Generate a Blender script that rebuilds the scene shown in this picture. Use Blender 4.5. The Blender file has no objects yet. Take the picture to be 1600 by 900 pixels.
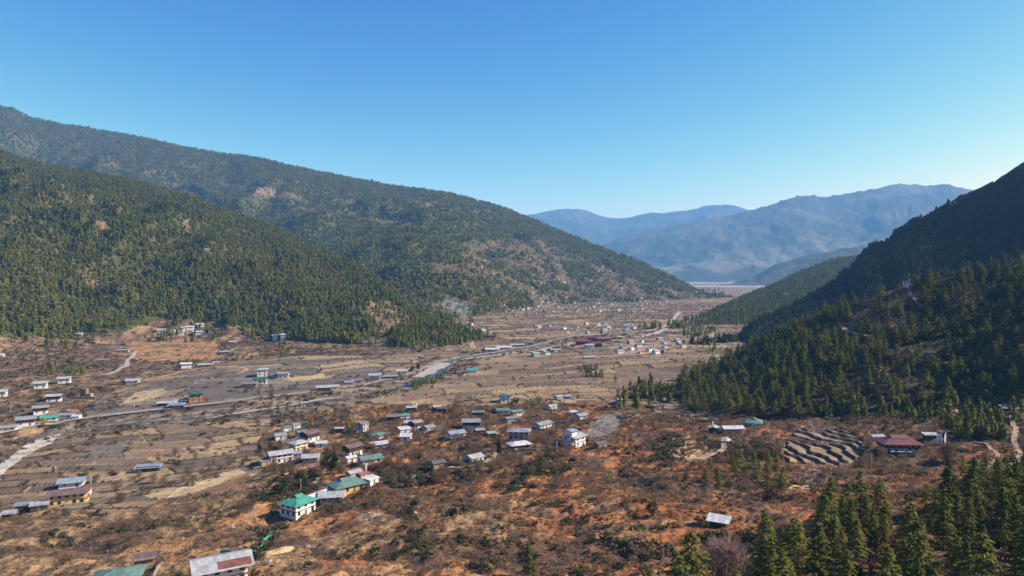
import bpy, bmesh, math, random, time
import numpy as np
from mathutils import Vector, Matrix
T0 = time.time()
random.seed(7); rng = np.random.default_rng(7)
R = math.radians
scene = bpy.context.scene

# ------------------------------------------------------------------ camera
CAMZ = 100.0
PITCH = R(1.34)
cam_d = bpy.data.cameras.new("camera"); cam_d.sensor_width = 36.0; cam_d.lens = 24.0
cam_d.clip_start = 0.5; cam_d.clip_end = 120000.0
cam = bpy.data.objects.new("camera", cam_d); scene.collection.objects.link(cam)
cam.location = (0, 0, CAMZ); cam.rotation_euler = (R(90) - PITCH, 0, 0)
scene.camera = cam

# ------------------------------------------------------------------ light
SKYG = ((2.9, 0.145), (1.65, 0.40), (0.45, 1.68))
SUN_AZ, SUN_EL = R(88), R(34)          # clockwise from the view direction (+Y)
world = bpy.data.worlds.new("World"); scene.world = world; world.use_nodes = True
wn = world.node_tree.nodes; wl = world.node_tree.links
bg = wn["Background"]; bg.inputs[1].default_value = 0.12
sky = wn.new("ShaderNodeTexSky"); sky.sky_type = 'NISHITA'; sky.sun_disc = False
sky.sun_elevation = SUN_EL; sky.sun_rotation = SUN_AZ
sky.altitude = 2300; sky.air_density = 1.0; sky.dust_density = 2.0; sky.ozone_density = 2.0
# colour response of the camera to the sky: a little steeper in red, so the zenith is deep blue and the horizon pale
sep = wn.new('ShaderNodeSeparateColor'); comb = wn.new('ShaderNodeCombineColor'); wl.new(sky.outputs[0], sep.inputs[0])
for k_, (g_, m_) in enumerate(SKYG):
    pw = wn.new('ShaderNodeMath'); pw.operation = 'POWER'; pw.inputs[1].default_value = g_; wl.new(sep.outputs[k_], pw.inputs[0])
    ml = wn.new('ShaderNodeMath'); ml.operation = 'MULTIPLY'; ml.inputs[1].default_value = m_; wl.new(pw.outputs[0], ml.inputs[0]); wl.new(ml.outputs[0], comb.inputs[k_])
wl.new(comb.outputs[0], bg.inputs[0])
sun_d = bpy.data.lights.new("sun", 'SUN'); sun_d.energy = 5.0; sun_d.angle = R(0.5); sun_d.color = (1.0, 0.91, 0.77)
sun = bpy.data.objects.new("sun", sun_d); scene.collection.objects.link(sun)
sdir = Vector((math.sin(SUN_AZ) * math.cos(SUN_EL), math.cos(SUN_AZ) * math.cos(SUN_EL), math.sin(SUN_EL)))
sun.rotation_euler = sdir.to_track_quat('Z', 'Y').to_euler()
scene.view_settings.view_transform = 'Standard'; scene.view_settings.look = 'None'
scene.view_settings.gamma = 1.0; scene.view_settings.exposure = 0.95
scene.view_settings.use_curve_mapping = False
scene.cycles.use_denoising = True
scene.cycles.max_bounces = 5; scene.cycles.diffuse_bounces = 2; scene.cycles.glossy_bounces = 1
scene.cycles.transmission_bounces = 2; scene.cycles.volume_bounces = 1; scene.cycles.transparent_max_bounces = 4

# ------------------------------------------------------------------ helpers
def link(o):
    scene.collection.objects.link(o); return o
def tag(o, label=None, cat=None, group=None, kind=None):
    if label: o["label"] = label
    if cat: o["category"] = cat
    if group: o["group"] = group
    if kind: o["kind"] = kind
    return o
def px2dir(px, py):
    """photo pixel (1600x900) -> (x/y, z/y) slopes of the view ray"""
    a = (np.asarray(px, float) - 800) / 1066.67; b = (450 - np.asarray(py, float)) / 1066.67
    d = math.cos(PITCH) + b * math.sin(PITCH)
    return a / d, (b * math.cos(PITCH) - math.sin(PITCH)) / d
def hash2(ix, iy, seed):
    h = (ix.astype(np.int64) * 374761393 + iy.astype(np.int64) * 668265263 + seed * 1442695041) & 0xffffffff
    h = ((h ^ (h >> 13)) * 1274126177) & 0xffffffff
    h = (h ^ (h >> 16)) & 0xffffffff
    return h.astype(np.float64) / 4294967296.0
def perlin(x, y, seed=0):
    xi = np.floor(x); yi = np.floor(y); xf = x - xi; yf = y - yi
    xi = xi.astype(np.int64); yi = yi.astype(np.int64)
    u = xf * xf * xf * (xf * (xf * 6 - 15) + 10); v = yf * yf * yf * (yf * (yf * 6 - 15) + 10)
    def g(ax, ay, fx, fy):
        a = hash2(ax, ay, seed) * 6.2831853
        return np.cos(a) * fx + np.sin(a) * fy
    n00 = g(xi, yi, xf, yf); n10 = g(xi + 1, yi, xf - 1, yf)
    n01 = g(xi, yi + 1, xf, yf - 1); n11 = g(xi + 1, yi + 1, xf - 1, yf - 1)
    return (n00 * (1 - u) + n10 * u) * (1 - v) + (n01 * (1 - u) + n11 * u) * v * 1.0
def fbm(x, y, scale, octv=4, seed=0, gain=0.5):
    s = 0; a = 1.0; f = 1.0 / scale
    for i in range(octv):
        s = s + a * perlin(x * f + 17.3 * i, y * f - 9.1 * i, seed + i); a *= gain; f *= 2.03
    return s * 1.4
def ridged(x, y, scale, octv=4, seed=0):
    s = 0; a = 1.0; f = 1.0 / scale; tot = 0
    for i in range(octv):
        s = s + a * (1 - 2.4 * np.abs(perlin(x * f + 31.7 * i, y * f + 5.3 * i, seed + i))); tot += a; a *= 0.5; f *= 2.1
    return s / tot
def sstep(a, b, x):
    t = np.clip((x - a) / (b - a), 0, 1); return t * t * (3 - 2 * t)
def smax(a, b, k):
    h = np.clip(0.5 + 0.5 * (a - b) / k, 0, 1)
    return b * (1 - h) + a * h + k * h * (1 - h)
def inpoly(x, y, poly):
    res = np.zeros(x.shape, bool); n = len(poly); j = n - 1
    for i in range(n):
        xi, yi = poly[i]; xj, yj = poly[j]
        c = ((yi > y) != (yj > y)) & (x < (xj - xi) * (y - yi) / ((yj - yi) + 1e-12) + xi)
        res ^= c; j = i
    return res
def seg_dist(x, y, pts):
    d = np.full(x.shape, 1e9)
    for (x0, y0), (x1, y1) in zip(pts[:-1], pts[1:]):
        dx, dy = x1 - x0, y1 - y0; L = dx * dx + dy * dy + 1e-9
        t = np.clip(((x - x0) * dx + (y - y0) * dy) / L, 0, 1)
        d = np.minimum(d, np.hypot(x - x0 - t * dx, y - y0 - t * dy))
    return d

# ------------------------------------------------------------------ terrain height
# floor of the valley: thin plate through (pixel x, pixel y, distance along the view axis)
FP = [(343, 890, 170), (240, 890, 185), (463, 800, 252), (108, 788, 288), (0, 880, 195), (0, 760, 330), (230, 740, 340), (560, 770, 275),
      (895, 697, 335), (740, 722, 300), (800, 800, 215), (1123, 822, 190), (960, 880, 160), (700, 880, 172), (1000, 720, 300), (1020, 800, 205),
      (1400, 705, 305), (1280, 720, 300), (1280, 665, 385), (1180, 668, 385), (1120, 700, 310), (830, 890, 160),
      (1230, 800, 185), (1300, 880, 138), (1450, 880, 124), (1590, 880, 118), (1530, 760, 235), (1590, 700, 300), (1590, 640, 390),
      (660, 670, 430), (520, 660, 450), (380, 700, 400), (1000, 645, 480), (860, 640, 490), (200, 680, 420), (0, 700, 410), (1480, 660, 360), (1240, 750, 260)]
fx, fy, fz = [], [], []
for (u, v, Y) in FP:
    s, e = px2dir(u, v); fx.append(s * Y); fy.append(Y); fz.append(CAMZ + e * Y)
for az in range(-180, 180, 15):
    for rr, zz in ((650, 0.0), (900, -1.0)):
        if -50 < az < 40: pass
        else: zz = 10 if az < 0 else 40
        fx.append(rr * math.sin(R(az))); fy.append(rr * math.cos(R(az))); fz.append(zz)
fx += [0, 80, -60, 40, -100, 160]; fy += [0, 20, 30, -120, -80, 60]; fz += [30, 52, 26, 45, 30, 60]
fx, fy, fz = map(np.array, (fx, fy, fz))
def _U(r2): return r2 * np.log(r2 + 1e-6) * 0.5
_n = len(fx); _K = _U((fx[:, None] - fx) ** 2 + (fy[:, None] - fy) ** 2) + np.eye(_n) * 900.0
_P = np.c_[np.ones(_n), fx, fy]; _A = np.block([[_K, _P], [_P.T, np.zeros((3, 3))]])
_w = np.linalg.solve(_A, np.r_[fz, 0, 0, 0])
def floor_near(x, y):
    s = _w[_n] + _w[_n + 1] * x + _w[_n + 2] * y
    for i in range(_n): s = s + _w[i] * _U((x - fx[i]) ** 2 + (y - fy[i]) ** 2)
    return s
def floor_z(x, y, r):
    near = np.clip(floor_near(np.where(r < 900, x, 0), np.where(r < 900, y, 650.0)), -25, 75)
    far = -0.0022 * (r - 700)
    k = sstep(560, 800, r)
    return near * (1 - k) + far * k

def curve(pts):
    """pts: (px, py, Y) or ('a', az_deg, r, z) -> sorted azimuth, r, z arrays"""
    L = []
    for p in pts:
        if p[0] == 'a': L.append((R(p[1]), p[2], p[3]))
        else:
            s, e = px2dir(p[0], p[1]); Y = p[2]
            L.append((math.atan(s), Y * math.hypot(1, s), CAMZ + e * Y))
    L.sort(); a, r_, z_ = (np.array(c) for c in zip(*L))
    if len(a) < 2: return a, r_, (z_ - CAMZ) / r_
    d = np.arange(a[0], a[-1] + 1e-9, R(0.1)); e_ = (z_ - CAMZ) / r_
    rd = np.interp(d, a, r_); ed = np.interp(d, a, e_)
    def sm(v, w):
        k = np.exp(-0.5 * (np.arange(-3 * w, 3 * w + 1) / w) ** 2); k /= k.sum()
        return np.convolve(np.pad(v, 3 * w, mode='reflect', reflect_type='odd') if len(v) > 6 * w else np.pad(v, 3 * w, mode='edge'), k, 'valid')
    return d, sm(rd, 18), sm(ed, 2)
# each hill: crest curve, base curve (distance only), profile power, fall behind, noise amplitude share, noise scale
HILLS = {
 'A': dict(crest=[('a', -75, 1500, 560), ('a', -60, 1900, 620), (-150, 205, 2100), (0, 241, 2000), (100, 266, 1980), (200, 281, 1950), (300, 311, 1900), (370, 336, 1850), (430, 358, 1800),
                  (500, 391, 1700), (560, 414, 1600), (610, 448, 1450), (650, 495, 1150), (700, 508, 1120), (745, 528, 1080), (775, 548, 1000), ('a', 4, 1000, -10)],
           base=[('a', -75, 950, 0), ('a', -60, 1150, 0), (0, 0, 860), (200, 0, 900), (300, 0, 960), (380, 0, 1010), (430, 0, 1000), (560, 0, 925), (620, 0, 905), (690, 0, 900), (750, 0, 980), (800, 0, 990)],
           p=1.18, fall=0.35, amp=0.30, scale=400, seed=11),
 'B': dict(crest=[('a', -70, 5000, 1500), (-200, 120, 4500), (0, 166, 4500), (22, 168, 4500), (45, 184, 4500), (100, 195, 4500), (200, 212, 4450), (300, 232, 4400), (360, 243, 4400), (380, 241, 4300), (440, 255, 4200),
                  (520, 273, 4150), (600, 289, 4100), (700, 301, 4000), (760, 317, 3900), (800, 330, 3800), (850, 350, 3650), (900, 371, 3500), (930, 384, 3400), (950, 391, 3300), (1000, 410, 3200), (1040, 428, 3100), (1080, 449, 3050), (1110, 462, 3000), (1150, 470, 2900)],
           base=[('a', -70, 2300, 0), (0, 0, 2300), (400, 0, 2100), (560, 0, 1500), (640, 0, 1200), (700, 0, 1330), (760, 0, 1560), (830, 0, 1950), (900, 0, 2250), (1000, 0, 2350), (1060, 0, 2500), (1150, 0, 2800)],
           p=1.25, fall=0.3, amp=0.19, scale=1000, seed=23),
 'C1': dict(crest=[('a', -30, 17000, 1500), (780, 345, 16000), (835, 334, 16000), (868, 327, 16000), (905, 325, 16000), (930, 333, 16000), (950, 340, 16000), (975, 341, 16000), (1000, 334, 16000), (1040, 331, 16000), (1080, 329, 16000),
                   (1100, 322, 16000), (1125, 320, 16000), (1150, 322, 16000), (1180, 330, 16000), (1300, 350, 16000), ('a', 40, 17000, 1500)],
           base=[('a', -30, 11000, 0), ('a', 40, 11000, 0)], p=1.0, fall=0.2, amp=0.08, scale=2100, seed=31, sm=0.015),
 'C2': dict(crest=[(860, 418, 11000), (900, 398, 11000), (960, 375, 11000), (1000, 363, 11000), (1050, 353, 11000), (1130, 338, 11000), (1190, 324, 11000), (1225, 313, 11000), (1260, 304, 11400), (1290, 308, 11400), (1330, 301, 11400), (1370, 293, 11400), (1405, 287, 11400), (1450, 290, 11400), (1480, 288, 11400), (1500, 292, 11400),
                   (1560, 305, 11000), (1700, 300, 11000), ('a', 60, 11000, 1400)],
           base=[(860, 0, 8200), (1100, 0, 7600), (1300, 0, 7400), ('a', 60, 7400, 0)], p=1.15, fall=0.25, amp=0.10, scale=1900, seed=37, sm=0.018),
 'D': dict(crest=[(1115, 455, 6400), (1140, 444, 6400), (1180, 431, 6300), (1210, 413, 6200), (1260, 399, 6100), (1340, 384, 6000), (1420, 372, 6000), (1600, 350, 6000), ('a', 60, 6000, 700)],
           base=[(1115, 0, 5600), (1300, 0, 5300), ('a', 60, 5200, 0)], p=1.0, fall=0.3, amp=0.14, scale=900, seed=41),
 'E': dict(crest=[(1040, 535, 1240), (1075, 517, 1400), (1110, 488, 1700), (1140, 474, 1950), (1200, 449, 2250), (1240, 430, 2450), (1290, 410, 2700), (1340, 398, 2900), (1400, 380, 3000), (1600, 330, 3000), ('a', 60, 3000, 700)],
           base=[(1040, 0, 1190), (1075, 0, 1200), (1110, 0, 1260), (1200, 0, 1300), (1340, 0, 1500), (1600, 0, 1600), ('a', 60, 1600, 0)], p=1.0, fall=0.45, amp=0.10, scale=330, seed=47),
 'F': dict(crest=[(1110, 552, 960), (1135, 540, 1010), (1180, 506, 1130), (1240, 479, 1230), (1300, 442, 1290), (1335, 413, 1300), (1348, 392, 1300), (1370, 377, 1290), (1388, 377, 1290), (1402, 358, 1280), (1430, 342, 1270), (1500, 310, 1230), (1550, 282, 1210), (1600, 254, 1190),
                  (1700, 205, 1150), (1850, 150, 1080), (2100, 110, 1000), ('a', 58, 1150, 420), ('a', 75, 1250, 470), ('a', 100, 1350, 480)],
           base=[(1110, 0, 930), (1180, 0, 930), (1240, 0, 880), (1340, 0, 830), (1600, 0, 760), (1850, 0, 640), ('a', 58, 850, 0), ('a', 75, 900, 0), ('a', 100, 900, 0)], p=0.92, fall=0.5, amp=0.06, scale=200, seed=53, sm=0.034),
 'G': dict(crest=[(985, 622, 590), (1020, 607, 600), (1060, 592, 630), (1100, 578, 650), (1130, 565, 665), (1200, 528, 670), (1280, 494, 650), (1350, 470, 630), (1390, 456, 620), (1420, 447, 610), (1440, 445, 605), (1500, 432, 590), (1550, 424, 575), (1600, 410, 560),
                  (1750, 412, 540), (2000, 412, 500), ('a', 60, 620, 95), ('a', 80, 700, 80), ('a', 100, 700, 80)],
           base=[(985, 0, 520), (1060, 0, 455), (1150, 0, 430), (1240, 0, 410), (1400, 0, 405), (1600, 0, 400), (1850, 0, 340), ('a', 60, 420, 0), ('a', 80, 430, 0), ('a', 100, 430, 0)], p=0.85, fall=0.55, amp=0.14, scale=120, seed=59),
}
NAMES = list(HILLS)
for h in HILLS.values():
    a, r_, e_ = curve(h['crest']); h['ca'], h['cr'], h['ce'] = a, r_, e_
    a, r_, z_ = curve(h['base']); h['ba'], h['br'] = a, r_
def height(phi, r):
    """returns z, hill id (0 floor, 1.. index+1), t of hill"""
    x = r * np.sin(phi); y = r * np.cos(phi)
    f = floor_z(x, y, r)
    f = f + fbm(x, y, 160, 3, 3) * 1.6 * sstep(60, 300, r)
    z = f.copy(); hid = np.zeros(r.shape, np.int8); tt = np.zeros(r.shape)
    warpx = fbm(x, y, 700, 3, 5); warpy = fbm(x, y, 700, 3, 6)
    for k, nme in enumerate(NAMES):
        h = HILLS[nme]
        rc = np.interp(phi, h['ca'], h['cr']); zc = CAMZ + np.interp(phi, h['ca'], h['ce']) * rc; rb = np.interp(phi, h['ba'], h['br'])
        lo, hi = h['ca'][0], h['ca'][-1]; m = (phi >= lo - 0.06) & (phi <= hi + 0.3) & (r > rb * 0.9)
        if not m.any(): continue
        ph, rr, xx, yy = phi[m], r[m], x[m], y[m]
        rc, zc, rb = rc[m], zc[m], rb[m]
        edge = sstep(lo - 0.06, lo, ph) if lo > -1.2 else np.ones_like(ph)
        edge = edge * (1 - sstep(hi, hi + 0.3, ph))
        fcr = floor_z(rc * np.sin(ph), rc * np.cos(ph), rc)
        hc = np.maximum(zc - fcr, 0.5)
        t = (rr - rb) / (rc - rb)
        tc = np.clip(t, 0, 1)
        prof = tc ** h['p']
        rise = hc * prof
        amp = h['amp'] * hc * np.sqrt(np.clip(tc, 0, 1)) * (1 - 0.93 * sstep(0.55, 1.0, tc))
        n = ridged(xx + 0.25 * h['scale'] * warpx[m], yy + 0.25 * h['scale'] * warpy[m], h['scale'], 4, h['seed'])
        hh = rise + amp * (n - 0.35) * 1.6
        small = fbm(xx, yy, h['scale'] * 0.16, 4, h['seed'] + 9) * h['scale'] * h.get('sm', 0.016)
        hh = hh + small * np.clip(tc * 4, 0, 1) * ((0.25 if 'sm' not in h else 0.9) + (0.75 if 'sm' not in h else 0.1) * (1 - sstep(0.7, 1.0, tc)))
        over = np.maximum(rr - rc, 0)
        hh = np.where(t > 1, hc - over * h['fall'] - over ** 2 / np.maximum(rc - rb, 50) * 0.1 + small * 0.25, hh)
        hh = hh * edge
        zz = f[m] + hh
        zm = z[m]; k2 = max(0.5, 0.002 * h['scale'])
        new = smax(zz, zm, k2) - np.where(t <= 0, 0.25 * k2, 0) * 0
        new = np.where((t <= 0) | (hh < -3 * k2), zm, new)
        win = (zz > zm + 0.8) & (t > 0)
        hm = hid[m]; hm[win] = k + 1; hid[m] = hm
        ttm = tt[m]; ttm[win] = tc[win]; tt[m] = ttm
        z[m] = new
    return z, hid, tt

# polar grid, fine inside the field of view, coarse elsewhere
azf = np.arange(R(-43), R(43), R(0.068))
aza = np.r_[np.arange(R(-180), R(-43), R(2.0)), azf, np.arange(R(43), R(100), R(0.5)), np.arange(R(100), R(180.01), R(2.0))]
rr_ = [3.0]
while rr_[-1] < 20500:
    q = rr_[-1]
    g = 0.25 if q < 60 else (0.02 if q < 110 else (0.0036 if q < 800 else (0.0042 if q < 3000 else (0.006 if q < 5500 else 0.0085))))
    rr_.append(q * (1 + g))
ra = np.array(rr_)
NA, NR = len(aza), len(ra)
PHI, RR = np.meshgrid(aza, ra, indexing='ij')
X = RR * np.sin(PHI); Y_ = RR * np.cos(PHI)
Z, HID, TT = height(PHI, RR)
print("grid", NA, NR, NA * NR, "t", time.time() - T0)
ELV = (Z - CAMZ) / RR                                  # tangent of elevation
CUMX = np.maximum.accumulate(ELV, axis=1)
def hit(px, py, jmin=0):
    """first point of the terrain seen through a photo pixel -> (x, y, z, r)"""
    s, e = px2dir(px, py); phi = math.atan(s); el = e / math.hypot(1, s)
    i = np.searchsorted(aza, phi) - 1; w = (phi - aza[i]) / (aza[i + 1] - aza[i])
    col = ELV[i] * (1 - w) + ELV[i + 1] * w
    idx = np.nonzero(col[jmin:] >= el)[0]; idx = idx[ra[idx + jmin] > 60]
    j = (idx[0] + jmin) if len(idx) else NR - 1
    a, b = col[j - 1], col[j]; k = 0 if b == a else min(max((el - a) / (b - a), 0), 1)
    r = ra[j - 1] + (ra[j] - ra[j - 1]) * k
    return r * math.sin(phi), r * math.cos(phi), CAMZ + el * r, r
def samp(x, y, *grids):
    r = np.hypot(x, y); phi = np.arctan2(x, y)
    i = np.clip(np.searchsorted(aza, phi) - 1, 0, NA - 2); j = np.clip(np.searchsorted(ra, r) - 1, 0, NR - 2)
    u = (phi - aza[i]) / (aza[i + 1] - aza[i]); v = (r - ra[j]) / (ra[j + 1] - ra[j])
    out = [g[i, j] * (1 - u) * (1 - v) + g[i + 1, j] * u * (1 - v) + g[i, j + 1] * (1 - u) * v + g[i + 1, j + 1] * u * v for g in grids]
    return out[0] if len(out) == 1 else out
def wpoly(pts): return [hit(*p)[:2] for p in pts]
def wline(pts): return [hit(*p)[:2] for p in pts]
def at(px, py): return hit(px, py)[:2]
# ------------------------------------------------------------------ pixel of every grid vertex (for placing land cover where it lies)
def to_px(x, y, z):
    dz = z - CAMZ; c, s_ = math.cos(PITCH), math.sin(PITCH)
    fwd = y * c - dz * s_; up = y * s_ + dz * c
    fwd = np.where(fwd < 1, 1, fwd)
    return 800 + 1066.67 * x / fwd, 450 - 1066.67 * up / fwd
FRONT = (Y_ > 5)
PX, PY = to_px(X, Y_, Z)
PX = np.where(FRONT, PX, -9999); PY = np.where(FRONT, PY, -9999)
def hid_of(n): return NAMES.index(n) + 1
hA, hB, hC1, hC2, hD, hE, hF, hG = (hid_of(n) for n in NAMES)

B_TERR = [(590, 480), (620, 455), (670, 440), (680, 425), (690, 400), (710, 388), (740, 374), (790, 366), (850, 376), (900, 398), (950, 412), (985, 428), (1040, 440), (1100, 462), (1120, 480), (1000, 490), (600, 520)]
B_TONGUE = [(540, 420), (640, 432), (700, 424), (750, 436), (800, 452), (828, 462), (826, 484), (785, 484), (750, 470), (700, 458), (620, 456)]
B_CLUMPS = [[(880, 412), (915, 408), (935, 425), (925, 436), (890, 434)], [(850, 448), (885, 442), (890, 456), (855, 458)], [(700, 392), (722, 390), (726, 412), (700, 414)],
            [(940, 400), (985, 408), (1015, 428), (985, 432), (950, 420)], [(790, 428), (840, 420), (850, 434), (800, 438)], [(745, 395), (790, 392), (795, 402), (750, 406)], [(985, 425), (1060, 440), (1090, 458), (1040, 452), (1000, 440)]]
B_CLEAR = [[(335, 284), (400, 288), (465, 304), (470, 314), (400, 305), (345, 294)], [(525, 309), (562, 313), (566, 323), (530, 320)], [(555, 340), (655, 345), (650, 353), (590, 350)],
           [(458, 321), (500, 325), (510, 332), (468, 330)], [(640, 310), (700, 318), (680, 322), (645, 318)], [(735, 326), (770, 328), (765, 334), (740, 332)]]
A_CLEAR = [[(120, 408), (140, 420), (175, 448), (162, 462), (135, 445), (115, 425)], [(140, 335), (165, 345), (182, 362), (168, 362), (145, 348)], [(35, 325), (60, 338), (68, 352), (45, 345)],
           [(565, 466), (600, 463), (625, 480), (650, 498), (612, 512), (610, 550), (556, 552), (562, 520), (588, 505), (560, 488)], [(318, 455), (345, 460), (350, 466), (320, 464)], [(285, 340), (300, 352), (295, 372), (280, 356)],
           [(300, 378), (330, 386), (320, 402), (298, 396)], [(390, 522), (410, 505), (440, 540), (425, 548), (385, 548)]]
A_EDGE = ([-400, 0, 100, 190, 240, 300, 330, 380, 430, 470, 520, 600, 620, 700, 740, 760, 800], [530, 528, 524, 520, 502, 498, 505, 508, 536, 538, 541, 545, 549, 548, 542, 520, 500])
G_OPEN = [[(1340, 455), (1420, 445), (1450, 470), (1440, 500), (1400, 525), (1330, 500)], [(1300, 505), (1350, 500), (1350, 530), (1305, 530)]]
def anypoly(x, y, L):
    m = np.zeros(np.shape(x), bool)
    for p in L: m |= inpoly(x, y, p)
    return m
def forest_density(x, y, px, py, hid, t):
    """share of the slope that trees cover, per point"""
    d = np.zeros(x.shape)
    n1 = fbm(x, y, 90, 3, 71); n2 = fbm(x, y, 260, 3, 72)
    m = hid == hA
    edge = np.interp(px, *A_EDGE) + 5 * n1 * 2
    v = np.where(py < edge, 1.0 - 0.35 * sstep(0.3, 0.7, n2) - 0.25 * sstep(0.35, 0.6, n1), 0.05 + 0.35 * (n1 > 0.28))
    v = np.where(anypoly(px + 12 * n1, py + 10 * n1, A_CLEAR), np.where(px > 500, 0.14, 0.35), v); d = np.where(m, v, d)
    m = hid == hB
    terr = inpoly(px, py + 10 * n1, B_TERR)
    v = np.where(terr, np.where(n1 + 0.5 * n2 > 0.17, 0.75, 0.08 + 0.15 * (px < 700)), 0.95 - 0.4 * sstep(0.3, 0.6, n1))
    v = np.where(inpoly(px, py, B_TONGUE) | anypoly(px, py, B_CLUMPS), 1.0, v)
    v = np.where(anypoly(px + 20 * n1, py + 8 * n1, B_CLEAR) , 0.12, v); d = np.where(m, v, d)
    d = np.where(hid == hD, 0.8, d)
    d = np.where(hid == hE, np.where(t > 0.02, 0.85 - 0.4 * (n1 > 0.3), 0.3), d)
    d = np.where(hid == hF, 0.95, d)
    v = 0.72 - 0.5 * sstep(0.05, 0.4, n1)
    v = np.where(anypoly(px, py, G_OPEN), 0.15, v)
    v = np.where(t < 0.02, 0.3, v)
    d = np.where(hid == hG, v, d)
    return d

# ------------------------------------------------------------------ terraces cut into the ground
def terr(z, h, k=0.22):
    q = z / h; f = np.floor(q); fr = q - f
    return (f + sstep(1 - k, 1, fr) + 0.5 * (1 - k)) * h
nz1 = fbm(X, Y_, 70, 3, 81)
GOLD = [(195, 535), (225, 520), (330, 522), (342, 545), (335, 560), (240, 566), (205, 560)]
mB = (HID == hB) & inpoly(PX, PY, B_TERR)
kB = 0.75 * mB * sstep(0.0, 0.06, TT) * sstep(0, 12, PX - 640) 
Z = (1 - kB) * Z + kB * terr(Z + 3 * nz1, 7.0)
mL = (RR > 600) & (RR < 1500) & (PX < 560) & (PX > -300) & (PY > 500) & (TT < 0.35) & ((HID == hA) | (HID == 0)) & (PY < 590)
kL = 0.7 * mL * sstep(0, 60, 560 - PX) * sstep(0, 14, PY - 500) * sstep(0, 14, 590 - PY) * (1 - sstep(.25, .35, TT))
Z = (1 - kL) * Z + kL * terr(Z + 1.0 * nz1, 2.6)
RT = wpoly([(1221, 700), (1232, 680), (1262, 662), (1310, 664), (1350, 686), (1342, 712), (1322, 722), (1290, 724), (1228, 722)])
mR = inpoly(X, Y_, RT)
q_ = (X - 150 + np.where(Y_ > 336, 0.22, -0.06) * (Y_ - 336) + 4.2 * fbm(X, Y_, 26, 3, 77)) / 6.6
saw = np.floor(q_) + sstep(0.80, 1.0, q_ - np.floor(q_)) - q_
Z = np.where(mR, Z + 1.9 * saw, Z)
# field plots of the valley floor: bricks that follow the slope, warped
wx_ = X + 34 * fbm(X, Y_, 230, 3, 91); wy_ = Y_ + 44 * fbm(X, Y_, 260, 3, 92)
ca, sa = math.cos(0.33), math.sin(0.33)
bu = wx_ * ca + wy_ * sa; bv = -wx_ * sa + wy_ * ca
SC = np.where(RR < 560, 0.62, 1.0)
def bricks(u, v, rowh, cw, seed):
    row = np.floor(v / rowh); off = hash2(row.astype(np.int64), row.astype(np.int64) * 0 + 5, seed)
    w = cw * (0.7 + 0.8 * hash2(row.astype(np.int64), row.astype(np.int64) * 0 + 9, seed))
    uu = u / w + off * 7; c = np.floor(uu)
    fu = (uu - c) * w; fv = (v / rowh - row) * rowh
    db = np.minimum(np.minimum(fu, w - fu), np.minimum(fv, rowh - fv))
    return row.astype(np.int64), c.astype(np.int64), db, (rowh - fv)
row, cell, db, _ = bricks(bu, bv, 26.0, 46.0, 101)
row2, cell2, db2, _ = bricks(bu + 300, bv, 15.0, 26.0, 103)
near_f = RR < 560
row = np.where(near_f, row2, row); cell = np.where(near_f, cell2, cell); db = np.where(near_f, db2, db)
hrow = hash2(row, cell // 2, 105); hcell = hash2(row, cell, 107); hc2 = hash2(row, cell, 109)
# where fields are
SCRUB_NEAR = [(-400, 760), (0, 812), (60, 800), (180, 800), (240, 790), (330, 770), (420, 735), (400, 690), (430, 655), (520, 640), (640, 632), (760, 635), (830, 620), (900, 632), (985, 640), (1060, 650), (1240, 640), (1400, 640), (1700, 620), (2500, 700), (2500, 6000), (-2500, 6000)]
scrub = inpoly(PX, PY + 22 * nz1, SCRUB_NEAR) | ((RR < 250))
LEFT_BROWN = [(-400, 500), (0, 520), (200, 515), (345, 515), (560, 538), (700, 545), (750, 540), (600, 556), (470, 556), (360, 566), (300, 580), (215, 590), (180, 610), (130, 640), (60, 690), (-400, 720)]
lbrown = inpoly(PX, PY, LEFT_BROWN)
floor_m = (HID == 0)
fields = floor_m & ~scrub & ~lbrown & (RR > 250)
fieldk = fields.astype(float)
Z = Z + np.where(fields, (hrow - 0.5) * np.where(RR > 560, 1.5, 1.2) * sstep(0.0, 1.3, db), 0)
# hummocks and gullies of the scrub
hum = fbm(X, Y_, 22, 4, 121) * 1.6 + fbm(X, Y_, 4.5, 3, 123) * 0.45
gul = np.clip(ridged(X, Y_, 75, 3, 125) - 0.62, 0, 1) * -7.0
Z = Z + np.where(floor_m & (scrub | lbrown) & ~mR, (hum + gul) * np.where(RR < 620, 1.0, 0.5) * sstep(90, 150, RR), 0)

# ------------------------------------------------------------------ land cover colours (albedo)
COL = np.zeros(Z.shape + (3,))
def C3(*c): return np.array(c, float)
def lerp(a, b, k): return a * (1 - k[..., None]) + b * k[..., None]
n_a = fbm(X, Y_, 38, 4, 131); n_b = fbm(X, Y_, 11, 4, 133); n_c = fbm(X, Y_, 130, 3, 135)
# scrub
ORANGE, RUST, TAN, PURP, STRAW, DARK = C3(.36, .165, .065), C3(.25, .095, .045), C3(.29, .19, .10), C3(.125, .078, .05), C3(.38, .27, .15), C3(.05, .037, .03)
base = lerp(TAN + 0 * COL, ORANGE, sstep(-0.1, 0.5, (PX - 520) / 500 + n_c))
base = lerp(base, RUST, 0.85 * sstep(0.0, 0.45, n_a + 0.25 * n_b + (PX - 900) / 1400))
base = lerp(base, STRAW, 0.6 * sstep(0.15, 0.5, n_b - 0.4 * n_a))
base = lerp(base, PURP, sstep(0.02, 0.35, -n_a + 0.5 * n_b + 0.25 * n_c + np.interp(PY, [600, 700, 760, 800], [0.45, 0.35, 0.1, -0.02])))
base = lerp(base, DARK, 0.8 * sstep(0.3, 0.55, -n_b - 0.3 * n_a))
COL[:] = base
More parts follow.
